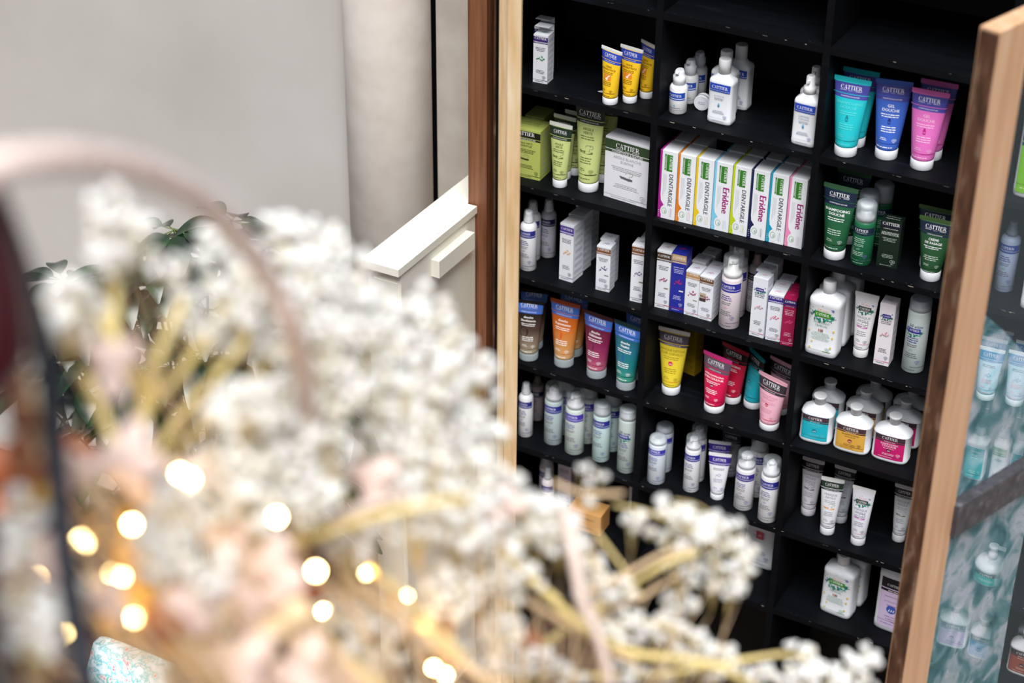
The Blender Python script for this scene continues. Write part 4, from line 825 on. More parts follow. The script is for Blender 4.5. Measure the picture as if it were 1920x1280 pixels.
 ('j1', SL, dict(splat='3E8A1E', title=('MOUSSANT', 'FAMILIAL'), neck=.0125, caph=.026), 'large white flat bottle with green leafy emblem, front of its line', 'bottle', 'large family wash bottles'),
 ('j1b', None, 0, 'large white flat bottle second in the line under the green tubes', 'bottle', 'large family wash bottles'),
 ('j1c', None, 0, 'large white flat bottle furthest back in the line, shaded', 'bottle', 'large family wash bottles'),
 ('j2', TB, wtube(splat='3A4038', icol='D264B4', line='E0A0B8', body='EBE9EC', cap='E8E7E8', title=('MASQUE', 'ARGILE')), 'white clay mask tube with leafy emblem and pink smear, beside large flat bottle', 'tube'),
 ('j3', CT, cartoon(None, 'E08AA0', splat='3A2A8A', icol2='6A9A8A', line='D0708A', body='ECE6EC'), 'slim pinkish white carton with leafy purple emblem, right of white mask tube', 'box'),
 ('j4', PC, dict(body='C6D2D0', band='2B2C94', icol='8AB8A8', splat='2B2C94', top='flat', capc=FROST), 'grey-green micellar bottle with frosted cap and leafy emblem by the right door', 'bottle'),
 ('k1', TB, dict(bodym=gm('brown_gel', [(0, 'A89A80'), (.18, '8A7A68'), (.45, '4A3A32'), (.8, '1A1412')], .147), band='3A6AC4', crimp='101012', title=('douche', 'Bienfaisante'), icon='bean', icol='33241C', capm=FROST, tsz=.05, bfr=(.03, .14, .2), line='6A5A4A'), 'dark brown translucent shower gel tube with blue band at far left', 'tube', 'translucent shower gels'),
 ('k2', TB, dict(bodym=gm('orange_gel', [(0, 'D0A878'), (.25, 'C88A4A'), (.6, 'C8661E'), (.9, 'B85010')], .16), band='3A6AC4', crimp='A0421A', title=('douche', 'Rayonnante'), icon='bean', icol='D8561A', capm=FROST, tsz=.05, bfr=(.06, .165, .22), line='D0702A'), 'orange translucent shower gel tube with blue band', 'tube', 'translucent shower gels'),
 ('k3', TB, dict(bodym=gm('wine_gel', [(0, 'C87088'), (.22, '9A3A62'), (.5, '7A1E48'), (.9, '4A0E22')], .157), band='3A6AC4', crimp='3A1018', title=('douche', 'Délicieuse'), icon='bean', icol='6A1A48', capm=FROST, tsz=.05, bfr=(.06, .165, .22), line='8A2A4A'), 'wine red translucent shower gel tube with blue band', 'tube', 'translucent shower gels'),
 ('k4', TB, dict(bodym=gm('teal_gel', [(0, '4AA08A'), (.25, '1E7A7A'), (.6, '1E6A80'), (.95, '0E4046')], .16), band='3A6AC4', crimp='0E2E30', title=('douche', 'Vitalité'), icon='bean', icol='1E5AA0', capm=FROST, tsz=.05, bfr=(.06, .165, .22), line='104A50'), 'teal translucent shower gel tube with blue band by the first divider', 'tube', 'translucent shower gels'),
 ('k1b', None, 0, 'shaded shower gel tube behind the dark brown one', 'tube', 'translucent shower gels'),
 ('k2b', None, 0, 'shaded shower gel tube behind the orange one', 'tube', 'translucent shower gels'),
 ('k4b', None, 0, 'shaded shower gel tube behind the teal one', 'tube', 'translucent shower gels'),
 ('l1', TB, dict(body='EBD43A', band='5A5060', crimp='E4E4E2', title=('MASQUE DÉTOX', 'CUIR CHEVELU'), tcol='A89428', icon='face', icol='D8305A', line='D88A2A', tsz=.048, bfr=(.065, .20, .245)), 'lemon yellow hair mask tube with grey band', 'tube'),
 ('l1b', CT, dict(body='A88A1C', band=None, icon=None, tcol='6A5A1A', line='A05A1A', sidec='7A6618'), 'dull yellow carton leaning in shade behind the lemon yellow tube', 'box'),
 ('l2', TB, dict(body='D2154E', band='5E5060', crimp='D83A90', title=('APRÈS-SHAMPOOING', 'SOIN COULEUR'), icon='face', icol='7A1A36', line='A01038', tsz=.052, bfr=(.065, .21, .27)), 'hot pink and red conditioner tube, front middle', 'tube', 'red hair care tubes'),
 ('l3', TB, dict(body='D01A44', band='1A1216', crimp='B02038', title=('SHAMPOOING',), icon=None, line='7A1A26', tsz=.05), 'red hair tube with black band behind the hot pink one', 'tube', 'red hair care tubes'),
 ('l4', TB, dict(body='1EB2C4', band='161A20', crimp='1E9AA4', title=('SHAMPOOING',), tcol='58CAD6', icon='face', icol='1A7A94', line='12687A', tsz=.05), 'turquoise tube turned sideways between the red and pale pink tubes', 'tube'),
 ('l5', TB, dict(body='EDB4C6', band='3A343C', crimp='EFB8C8', title=('APRÈS-SHAMPOOING', 'DÉMÊLANT'), tcol='D896AC', icon='face', icol='C42A4A', line='D02A4A', tsz=.05, bfr=(.065, .22, .28)), 'pale pink conditioner tube at the shelf front', 'tube', 'pale pink tubes'),
 ('l5b', None, 0, 'pale pink tube standing behind the front pale pink one', 'tube', 'pale pink tubes'),
 ('m1', SL, dict(label='1FB8CC', bandc='4A3440', title=('SHAMPOOING',), tcol='6AD6E0', icon='face', icol='18889A', head='disc', neck=.011, caph=.019, sh=.013, e=3.4, lab_h=(.14, .93), labw=.80, notch=False), 'wide white bottle with turquoise label, front left of three', 'bottle', 'wide shampoo bottles'),
 ('m2', SL, dict(label='E4AE4A', bandc='4A3440', title=('SHAMPOOING',), tcol='8A6420', icon='face', icol='A8402A', head='disc', neck=.011, caph=.019, sh=.013, e=3.4, lab_h=(.14, .93), labw=.80, notch=False), 'wide white bottle with amber label, front middle of three', 'bottle', 'wide shampoo bottles'),
 ('m3', SL, dict(label='D01E70', bandc='3C3038', title=('SHAMPOOING', 'COULEUR'), tcol='F8E0EC', icon='face', icol='6A1A36', head='disc', neck=.011, caph=.019, sh=.013, e=3.4, lab_h=(.14, .93), labw=.80, notch=False), 'wide white bottle with magenta label, front right of three', 'bottle', 'wide shampoo bottles'),
 ('m1b', None, 0, 'wide white bottle behind the turquoise-labelled front bottle', 'bottle', 'wide shampoo bottles'),
 ('m2b', None, 0, 'wide white bottle behind the amber-labelled front bottle', 'bottle', 'wide shampoo bottles'),
 ('m3b', None, 0, 'wide white bottle behind the magenta-labelled front bottle', 'bottle', 'wide shampoo bottles'),
 ('m2c', None, 0, 'shaded wide bottle third back in the amber line', 'bottle', 'wide shampoo bottles'),
 ('m3c', None, 0, 'shaded wide bottle third back in the magenta line', 'bottle', 'wide shampoo bottles'),
 ('n1', SC, dict(band='262A84'), 'slim white mist spray at the far left of the pump bottle row', 'bottle'),
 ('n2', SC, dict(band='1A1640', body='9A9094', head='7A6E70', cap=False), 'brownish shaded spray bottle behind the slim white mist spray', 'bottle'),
 ('n3', PC, dict(body='B9C9CC', band='2B2E94', icol='8A98B8', top='cone'), 'grey-blue spray bottle under tall clear cap, second from left in its row', 'bottle', 'clear-capped bottles under the shower gels'),
 ('n4', PC, dict(body='CBD6D2', band='4A36AE', icol='8AD0A0', top='beak'), 'pump bottle with violet band under clear cap', 'bottle', 'clear-capped bottles under the shower gels'),
 ('n5', PC, dict(body='C4DCDC', band='2A2E92', icol='8AD0B4', top='flat', domed=True, capc=FROST), 'pale mint bottle with rounded frosted cap', 'bottle', 'clear-capped bottles under the shower gels'),
 ('n6', PC, dict(body='B9C6C4', band='2B2C94', icol='6AA88A', splat='2B2C94', top='flat', capc=FROST), 'grey bottle with frosted cap and leafy emblem beside the first divider', 'bottle', 'clear-capped bottles under the shower gels'),
 ('n3b', None, 0, 'shaded bottle behind the grey-blue clear-capped spray bottle', 'bottle', 'clear-capped bottles under the shower gels'),
 ('n4b', None, 0, 'shaded bottle behind the violet band pump bottle', 'bottle', 'clear-capped bottles under the shower gels'),
 ('n5b', None, 0, 'shaded bottle behind the pale mint bottle', 'bottle', 'clear-capped bottles under the shower gels'),
 ('o1', PC, dict(body='D2DBE6', band='3C3AB0', icol='8A9AD0', top='flat', domed=True, capc=FROST), 'short pale bottle with rounded frosted cap under the yellow tube, front', 'bottle', 'short frosted-cap bottles'),
 ('o1b', None, 0, 'short frosted-cap bottle just behind the front one', 'bottle', 'short frosted-cap bottles'),
 ('o2', PC, dict(body='E4E6EA', band='2B2E94', icol='A0A8C8', top='beak', name='slim_pump_bottle'), 'slim white pump bottle with clear cap, front, left of purple tubes', 'bottle', 'slim pump bottles'),
 ('o2b', None, 0, 'slim white pump bottle behind the front slim pump bottle', 'bottle', 'slim pump bottles'),
 ('o3', TB, dict(band='3A2690', crimp='E8E8EA', title=(), icon='sprig', icol='9AA0B8', small='8A8EB0', bfr=(.065, .20, .245), line='9A9EB8', ic=.45), 'small white tube with purple band, front of the two', 'tube', 'small purple-band tubes'),
 ('o3b', None, 0, 'small white purple-band tube behind the front small tube', 'tube', 'small purple-band tubes'),
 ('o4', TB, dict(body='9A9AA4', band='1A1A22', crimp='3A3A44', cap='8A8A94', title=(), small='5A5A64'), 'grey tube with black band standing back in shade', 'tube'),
 ('o5', PC, dict(body='E2E2E6', band='33288C', icol='8A8AB0', top='foam', name='foam_pump_bottle'), 'white foam pump bottle with clear cap, right of purple-band tubes', 'bottle', 'white pump bottles'),
 ('o6', PC, dict(body='E4E5E8', band='2B2E90', icol='8A8AC0', top='cone'), 'white bottle with pointed pump under clear cap by the second divider', 'bottle', 'white pump bottles'),
 ('o6b', None, 0, 'shaded clear-capped bottle behind the two white pump bottles', 'bottle', 'white pump bottles'),
 ('p1', TB, wtube(band='15181A', crimp='CFCBD0', title=('GOMMAGE', 'ARGILE'), icol='5A5E68', body='DCDAE2', cap='D0CED6'), 'white scrub tube with black band, leftmost in the clay mask cell', 'tube', 'clay mask tubes'),
 ('p2', TB, wtube(band='24382C', icol='E2962A'), 'white clay mask tube with orange smear, front', 'tube', 'clay mask tubes'),
 ('p3', TB, wtube(band='15181A', crimp='D8D6DA', icol='3A3C48', body='C9CED8', cap='C6C8D0'), 'white clay tube with dark smear behind the orange-smear tube', 'tube', 'clay mask tubes'),
 ('p4', TB, wtube(splat='2E362E', icol='C860BC', line='D8A0C8', body='E4E4EC', cap='E2E2E8'), 'white clay mask tube with leafy emblem and violet smear', 'tube', 'clay mask tubes'),
 ('p5', TB, wtube(band='15181A', crimp='C8C4C8', icol='5E6E2E', body='D8DADE', cap='D4D6DA'), 'white clay mask tube with olive smear beside the right door', 'tube', 'clay mask tubes'),
 ('q1', SL, dict(bandc='157A62', title=('LAIT CORPS',), tcol='8A9098', icon='square', icol='D83A5A', e=4, neck=.012, caph=.02), 'white body milk bottle with green band and red square', 'bottle', 'body milk bottles on the lowest shelf'),
 ('r1', SL, dict(bandtop=False, title=(), icon='square', icol='E89A34', e=4, neck=.012, caph=.02, body='E4E0E4'), 'white body bottle with orange square beside the first divider', 'bottle', 'body milk bottles on the lowest shelf'),
 ('r2', SL, dict(bandtop=False, title=(), icon=None, e=4, neck=.012, caph=.02, body='E0E2EA'), 'white body bottle half hidden by blossoms right of the orange-square one', 'bottle', 'body milk bottles on the lowest shelf'),
 ('r3', SL, dict(bandc='157A62', title=(), icon='square', icol='E8B8A8', e=4, neck=.012, caph=.02), 'white body bottle with green band behind the blossoms', 'bottle', 'body milk bottles on the lowest shelf'),
 ('q3', SL, dict(splat='3E8A1E', title=('MOUSSANT', 'FAMILIAL'), neck=.0125, caph=.024), 'large white flat bottle with green leafy emblem on the lowest shelf', 'bottle', 'family wash bottles on the lowest shelf'),
 ('q3b', None, 0, 'shaded flat bottle behind the one with the leafy emblem, lowest shelf', 'bottle', 'family wash bottles on the lowest shelf'),
 ('q4', SL, dict(label='D8C4E4', bandc='141420', title=('SHAMPOOING', 'EXTRA-DOUX'), tcol='A88AC0', icon='face', icol='3A5AB8', neck=.0125, caph=.024, labw=.74, lab_h=(.08, .93), e=4), 'large white bottle with lilac label partly behind the right door', 'bottle'),
 ('s1', SL, dict(label='7CC81E', bandc='262E5C', title=('GEL DOUCHE',), tcol='D8F0A8', icon=None, neck=.012, caph=.022, labw=.8, lab_h=(.06, .82), e=4), 'large white bottle with bright green label seen through the door glass', 'bottle'),
 ('s2', dropper, dict(glass='9A5218'), 'amber bottle with white cap half hidden by the right door stile', 'bottle'),
 ('t1', SC, dict(body='A8B8D6', band='2A4CA0', icol='6AA87A', cap=False, head='8A96A8'), 'blue-grey mist spray bottle for babies behind the door glass', 'bottle'),
 ('t2', SL, dict(bandc='2A5CB4', title=(), icon='drop', icol='5AA0D8', neck=.012, caph=.02, e=4), 'large white bottle with blue band at the right edge behind the glass', 'bottle'),
 ('t0', jar, {}, 'round white jar just behind the right door stile', 'jar'),
 ('t3', TB, dict(body='B8DCEC', band='3A82BE', crimp='E8F0F4', cap='E0ECF0', title=(), icon='sprig', icol='3A9AC0', small='D88A9A', line='3A8ABE'), 'front pale blue baby cream tube in the left line behind the glass', 'tube', 'pale blue tubes behind the glass'),
 ('t3b', None, 0, 'second pale blue tube in the left line behind the glass', 'tube', 'pale blue tubes behind the glass'),
 ('t3c', None, 0, 'third pale blue tube in the left line behind the glass', 'tube', 'pale blue tubes behind the glass'),
 ('t4', TB, dict(body='B4DAEA', band='3A82BE', crimp='E8F0F4', cap='E0ECF0', title=(), icon='sprig', icol='3A9AC0', small='D88A9A', line='3A8ABE'), 'front pale blue baby cream tube in the right line behind the glass', 'tube', 'pale blue tubes behind the glass'),
 ('t4b', None, 0, 'rear pale blue tube in the right line behind the glass', 'tube', 'pale blue tubes behind the glass'),
 ('u1', SL, dict(label='1FB0B8', bandc='2A8A9A', title=(), tcol='C8F0F0', icon=None, neck=.0105, caph=.02, labw=.86, lab_h=(.06, .86), e=4, cap='D6DEE2'), 'white bottle with turquoise label above the grey bar', 'bottle'),
 ('u2', SL, dict(bandc='5A8A3A', title=(), icon=None, neck=.010, caph=.02, head='pump', e=4), 'white pump bottle with green band above the grey bar', 'bottle'),
 ('u3', SL, dict(label='1FA8C0', bandc='2A8A9A', title=(), icon=None, tcol='C8F0F0', neck=.010, caph=.02, e=4), 'white bottle with blue label at the far right above the grey bar', 'bottle'),
 ('u4', pumptub, {}, 'round white pump tub with teal label below the grey bar', 'tub'),
 ('u5', SL, dict(label='CDB4DC', bandc='7A7484', title=(), tcol='8A6AA0', icon='face', icol='8A6A9A', head='disc', neck=.011, caph=.018, sh=.013, e=3.4, lab_h=(.12, .90), notch=False), 'wide white bottle with lilac label behind the glass, bottom', 'bottle', 'wide bottles behind the glass'),
 ('u5b', None, 0, 'wide white bottle behind the lilac-labelled one', 'bottle', 'wide bottles behind the glass'),
 ('u6', SL, dict(label='4A8ACC', bandc='6A5A5E', title=(), tcol='C8E0F4', icon='face', icol='2A5A9A', head='disc', neck=.011, caph=.018, sh=.013, e=3.4, lab_h=(.12, .90), notch=False), 'wide white bottle with sky blue label behind the glass, bottom', 'bottle', 'wide bottles behind the glass'),
 ('u6b', None, 0, 'wide white bottle behind the sky-blue-labelled one', 'bottle', 'wide bottles behind the glass'),
 ('u7', SL, dict(label='9A4A36', bandc='2A2024', title=(), tcol='E8C8B8', icon='face', icol='4A2018', head='disc', neck=.011, caph=.018, sh=.013, e=3.4, lab_h=(.12, .90), notch=False), 'wide white bottle with rust label at the lower right corner', 'bottle', 'wide bottles behind the glass'),
 ('u7b', None, 0, 'wide white bottle behind the rust-labelled one', 'bottle', 'wide bottles behind the glass'),
]
for t_, d_ in (('r4', dict(x=-.292, y=.115, h=.132, r=.017, s=6)), ('r5', dict(x=-.246, y=.135, h=.135, w=.034, d=.034, rot=.03, s=6)), ('r6', dict(x=-.200, y=.145, h=.120, r=.017, s=6)), ('r7', dict(x=-.262, y=.065, h=.138, r=.015, s=6)),
               ('r8', dict(x=-.155, y=.07, h=.055, w=.085, d=.055, rot=.05, s=6)), ('r9', dict(x=-.06, y=.205, h=.15, w=.07, d=.03, rot=0, s=6)), ('c4', dict(x=-.10, y=0, h=0, s=1))): T[t_] = d_
ITEMS += [('r4', PC, dict(body='E4DEE2', band='3A2A80', icol='C89AAC', top='beak', name='serum_pump_bottle'), 'small white pump bottle peeking over the blossoms at far left', 'bottle'),
 ('r5', CT, cartoon('241848', 'B890A8', body='D8D0E0'), 'pale carton with dark band beside the small amber dropper bottle', 'box'),
 ('r6', dropper, dict(glass='5E2A10'), 'small amber glass bottle with white dropper cap above the blossoms', 'bottle'),
 ('r7', SC, dict(band='3A2A80', body='E8E4E8'), 'small white spray bottle low at far left, its base behind blossoms', 'bottle'),
 ('r8', CT, dict(body='D8A060', band=None, icon=None, tcol='8A5A2A', line='8A5A2A', sidec='B07A40', topicon=False), 'low copper coloured gift box on the lowest shelf', 'box'),
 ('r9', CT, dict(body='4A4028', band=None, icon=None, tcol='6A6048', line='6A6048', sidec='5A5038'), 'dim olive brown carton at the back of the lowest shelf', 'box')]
T['r4']['cb'] = .10; T['r7']['sh1'] = .10
PROTO = {}
def copy_tree(o, parent=None):
    c = o.copy(); COL.objects.link(c); c.parent = parent
    for ch in list(o.children): copy_tree(ch, c)
    return c
# every key keeps its own mesh unless it repeats an earlier product
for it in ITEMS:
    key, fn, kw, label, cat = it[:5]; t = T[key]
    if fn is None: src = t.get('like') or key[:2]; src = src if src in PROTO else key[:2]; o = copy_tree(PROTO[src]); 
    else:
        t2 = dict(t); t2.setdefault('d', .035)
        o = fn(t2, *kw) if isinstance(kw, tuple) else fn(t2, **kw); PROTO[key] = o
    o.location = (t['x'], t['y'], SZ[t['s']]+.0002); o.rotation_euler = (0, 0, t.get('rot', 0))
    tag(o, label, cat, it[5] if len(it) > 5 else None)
# a jar lying on its side, lid to the viewer
o = jar(dict(r=.0155, h=.022)); o.rotation_euler = (radians(90), 0, radians(8)); o.location = (.057, .098, SZ[1]+.0163); tag(o, 'small white round jar lying on its side between the pump and square bottles', 'jar')
b = MB(); b.add([(0, 0, 0), (.006, -.002, .001), (.011, .001, .0), (.009, .004, .002), (.004, .003, .0012), (-.001, .003, .0)], [(0, 1, 2, 3), (0, 3, 4, 5)], 'C8CCCE'); b.add([(.002, .001, .002), (.008, .0, .003), (.007, .004, .0025)], [(0, 1, 2)], 'D0D4D6')
tag(b.build('paper_scrap', None, (-.162, .055, SZ[1]+.0003)), 'tiny white paper scrap left on the bare top shelf', 'scrap')
# soap carton at the lower right, behind the glass
b = MB(); b.box((-.020, -.028, 0), (.020, .028, .040), '98B060'); b.box((-.0204, -.0284, .008), (.0204, .0284, .024), '26341A'); b.box((-.014, -.010, .0405), (.014, .010, .0407), 'B4C680')
o = b.build('soap_carton', None, (.735, .075, .2395)); o.rotation_euler = (0, 0, .5); tag(o, 'green soap carton low down behind the door glass', 'box')
b = MB(); b.box((.6895, 0, .2245), (.8245, DEP-.001, .239), BLACKWOOD); b.build('shelf_board', cab)

# ---------------------------------------------------------------- umbrella plant by the wall
LEAF = noisy('dark_green_leaf', [(.3, '08180C'), (.55, '0F2A14'), (.8, '1E4A22')], (4, 4, 4), 8, 5, .3, .15)
plant = empty('umbrella_plant', (-.845, -.48, 0)); tag(plant, 'bushy potted plant with glossy dark fingered leaves against the beige wall', 'plant')
b = MB(); b.loft([(0, .10, .10), (.02, .11, .11), (.25, .14, .14), (.26, .15, .15), (.28, .15, .15)], mat('7A4A34', .7), n=32); b.loft([(.262, .135, .135), (.27, .13, .13)], mat('241A12', .9), n=32); b.build('pot', plant)
rl = random.Random(11)
spots = [(-.22, .03, .70), (-.30, .08, .66), (-.15, -.03, .74), (-.25, -.05, .88), (-.08, .02, .88), (-.35, .03, .78), (.03, .02, .92), (-.12, .1, 1.04), (-.24, .02, 1.06), (-.33, -.03, 1.04), (.06, .0, 1.2), (-.1, 0, 1.17), (.13, 0, 1.30), (.20, .03, 1.26), (-.02, .0, 1.24), (.27, -.02, 1.28), (-.17, 0, 1.10), (-.28, 0, .98), (.36, -.12, .79), (-.10, .05, 1.12), (.05, -.05, .98), (-.20, .10, 1.02), (-.35, .0, .90), (-.12, -.1, .84), (.08, .06, .84), (-.28, .05, .92), (-.05, .08, .78), (.18, -.05, .68), (-.22, -.1, .64), (.0, -.1, .65), (-.36, -.05, .55), (.34, .05, .90), (.24, .08, .95), (.34, -.02, .62), (-.15, .08, .58), (-.28, -.1, .82), (.05, .1, 1.14), (-.45, .0, .84), (.16, .0, .50), (-.06, 0, 1.21), (.13, .10, 1.16), (-.22, -.02, 1.08), (-.30, -.08, 1.00), (-.40, .05, .93), (.02, .04, 1.05), (-.16, .06, .95), (-.30, .12, .84), (.20, .02, 1.05), (-.08, -.12, .92), (-.26, -.02, .76), (.10, -.10, .90), (-.44, -.06, .74), (-.14, .02, .68), (.30, .0, .72), (.22, .05, .80), (.02, .03, .74), (-.34, .05, .62), (.28, -.06, .56), (-.05, -.05, .55), (.12, .0, .60), (-.2, -.08, .50), (.26, .03, .92)]
for i, (x, y, z) in enumerate(spots):
    z += .075; y *= .6; b = MB(); c = Vector((x, y, z)); n = rl.choice((7, 8, 9)); ph = rl.uniform(0, 6)
    for k in range(n):
        a = ph + 2*pi*k/n*.9; L = rl.uniform(.08, .13); dr = rl.uniform(-.5, .05); d = Vector((cos(a)*cos(dr), sin(a)*cos(dr)*.8, sin(dr)+.1)); sd_ = d.cross(Vector((0, 0, 1))).normalized()
        st = c + d*.030; b.tube([c, st], .0012, '5A6A34', 5)
        m_ = 8; vs = []
        for j in range(m_+1):
            q = j/m_; wd = .027*sin(pi*min(1, q*.96+.02))**.75*(1-.25*q); p = st + d*L*q + Vector((0, 0, -1))*(.35*L*q*q)
            vs += [p - sd_*wd + Vector((0, 0, .006*sin(pi*q))), p, p + sd_*wd + Vector((0, 0, .006*sin(pi*q)))]
        b.add(vs, [f for j in range(m_) for f in ((3*j, 3*j+1, 3*j+4, 3*j+3), (3*j+1, 3*j+2, 3*j+5, 3*j+4))], LEAF, True)
    b.build('fingered_leaf', plant)
    b = MB(); b.tube(smooth_path([(x*.12, y*.12, .27), (x*.5, y*.5, .3+(z-.3)*.55), (x*.92, y*.92, z-.05), (x, y, z)], 4), .003, '3A4424', 6); b.build('stem', plant)

# ---------------------------------------------------------------- foreground: flower basket on a parapet
SPRIGS = [
((0.597, -2.237, 2.467),0.0165,0.0248,26),
((0.582, -2.231, 2.488),0.0124,0.0124,12),
((0.653, -2.275, 2.465),0.0140,0.0140,14),
((0.625, -2.332, 2.596),0.0082,0.0167,16),
((0.616, -2.344, 2.587),0.0111,0.0149,14),
((0.639, -2.331, 2.587),0.0093,0.0111,12),
((0.627, -2.348, 2.571),0.0167,0.0167,34),
((0.608, -2.379, 2.542),0.0186,0.0167,36),
((0.597, -2.345, 2.504),0.0193,0.0193,34),
((0.635, -2.426, 2.549),0.0125,0.0161,20),
((0.619, -2.203, 2.499),0.0248,0.0186,42),
((0.663, -2.249, 2.494),0.0239,0.0200,44),
((0.594, -2.106, 2.466),0.0198,0.0123,22),
((0.622, -2.097, 2.457),0.0264,0.0198,44),
((0.648, -2.095, 2.44),0.0264,0.0220,46),
((0.671, -2.187, 2.482),0.0289,0.0206,56),
((0.656, -2.109, 2.414),0.0352,0.0220,60),
((0.66, -2.218, 2.446),0.0289,0.0227,56),
((0.693, -2.204, 2.44),0.0330,0.0248,70),
((0.68, -2.114, 2.388),0.0352,0.0220,60),
((0.66, -2.017, 2.351),0.0281,0.0211,44),
((0.673, -2.001, 2.363),0.0211,0.0187,26),
((0.694, -2.009, 2.336),0.0281,0.0187,44),
((0.704, -1.97, 2.289),0.0217,0.0169,28),
((0.706, -1.983, 2.269),0.0241,0.0193,36),
((0.712, -2.067, 2.335),0.0363,0.0227,60),
((0.707, -2.126, 2.35),0.0352,0.0220,60),
((0.715, -2.214, 2.408),0.0289,0.0206,60),
((0.687, -2.232, 2.404),0.0289,0.0248,70),
((0.709, -2.32, 2.452),0.0270,0.0193,60),
((0.708, -2.29, 2.401),0.0359,0.0239,76),
((0.721, -2.241, 2.366),0.0330,0.0248,70),
((0.738, -2.295, 2.371),0.0319,0.0239,66),
((0.731, -2.133, 2.32),0.0352,0.0242,66),
((0.724, -2.043, 2.264),0.0374,0.0234,56),
((0.734, -1.994, 2.232),0.0193,0.0193,24),
((0.747, -2.143, 2.294),0.0396,0.0220,70),
((0.746, -2.054, 2.232),0.0374,0.0234,60),
((0.756, -2.009, 2.193),0.0217,0.0183,34),
((0.779, -1.962, 2.147),0.0223,0.0159,26),
((0.768, -2.015, 2.175),0.0385,0.0241,60),
((0.773, -1.928, 2.104),0.0255,0.0178,26),
((0.767, -2.108, 2.234),0.0409,0.0227,66),
((0.755, -2.157, 2.268),0.0352,0.0220,54),
((0.772, -2.081, 2.173),0.0421,0.0234,60),
((0.775, -2.141, 2.18),0.0273,0.0227,40),
((0.783, -2.041, 2.125),0.0289,0.0193,32),
((0.714, -2.345, 2.413),0.0270,0.0193,50),
((0.742, -2.44, 2.446),0.0215,0.0215,46),
((0.739, -2.457, 2.425),0.0215,0.0179,44),
((0.764, -2.45, 2.416),0.0250,0.0161,44),
((0.736, -2.352, 2.387),0.0231,0.0193,40),
((0.633, -2.444, 2.525),0.0143,0.0179,14),
((0.667, -2.495, 2.522),0.0138,0.0172,12),
((0.714, -2.547, 2.506),0.0149,0.0149,18),
((0.715, -2.563, 2.483),0.0132,0.0165,18),
((0.742, -2.579, 2.438),0.0149,0.0149,18),
((0.728, -2.578, 2.452),0.0132,0.0165,16),
((0.748, -2.56, 2.461),0.0165,0.0132,14),
((0.712, -2.355, 2.306),0.0160,0.0200,30),
((0.723, -2.365, 2.282),0.0140,0.0160,20),
((0.733, -2.228, 2.279),0.0213,0.0213,30),
((0.724, -2.227, 2.192),0.0264,0.0198,34),
((0.75, -2.22, 2.181),0.0220,0.0176,30),
((0.741, -2.239, 2.162),0.0264,0.0176,24),
((0.775, -1.889, 2.159),0.0071,0.0051,2),
((0.791, -1.889, 2.147),0.0112,0.0071,4),
((0.793, -1.901, 2.128),0.0071,0.0051,2),
((0.847, -1.829, 2.093),0.0157,0.0115,12),
((0.866, -1.822, 2.088),0.0235,0.0157,20),
((0.855, -1.839, 2.073),0.0261,0.0157,20),
((0.891, -1.819, 2.073),0.0261,0.0167,24),
((0.902, -1.782, 2.022),0.0182,0.0193,18),
((0.882, -1.801, 2.011),0.0268,0.0172,22),
((0.899, -1.799, 1.999),0.0188,0.0118,18),
((0.866, -1.849, 2.05),0.0209,0.0183,16),
((0.831, -1.89, 2.113),0.0153,0.0081,6),
((0.86, -1.833, 1.983),0.0172,0.0161,18),
((0.857, -1.845, 1.967),0.0134,0.0097,9),
((0.823, -1.933, 2.059),0.0280,0.0153,22),
((0.84, -1.942, 2.033),0.0255,0.0163,26),
((0.81, -1.931, 2.072),0.0153,0.0127,12),
((0.845, -1.902, 1.99),0.0167,0.0115,14),
((0.868, -1.888, 1.992),0.0209,0.0084,12),
((0.886, -1.836, 1.958),0.0107,0.0075,5),
((0.89, -1.843, 1.944),0.0268,0.0129,26),
((0.91, -1.839, 1.935),0.0242,0.0161,30),
((0.876, -1.862, 1.928),0.0242,0.0134,24),
((0.976, -1.759, 1.903),0.0220,0.0138,28),
((0.989, -1.761, 1.889),0.0330,0.0110,30),
((0.966, -1.776, 1.886),0.0220,0.0110,20),
((1.029, -1.731, 1.901),0.0154,0.0143,20),
((1.024, -1.744, 1.887),0.0220,0.0077,16),
((0.936, -1.789, 1.89),0.0165,0.0077,12),
((0.786, -2.066, 2.088),0.0241,0.0145,28),
((0.775, -2.086, 2.068),0.0241,0.0169,30),
((0.797, -2.033, 2.031),0.0297,0.0149,26),
((0.755, -2.127, 2.12),0.0140,0.0140,10),
((0.852, -1.924, 1.954),0.0235,0.0115,16),
((0.813, -1.987, 1.989),0.0153,0.0102,8),
((0.772, -1.979, 2.128),0.0248,0.0149,24),
((0.793, -1.922, 2.098),0.0102,0.0102,5),
]
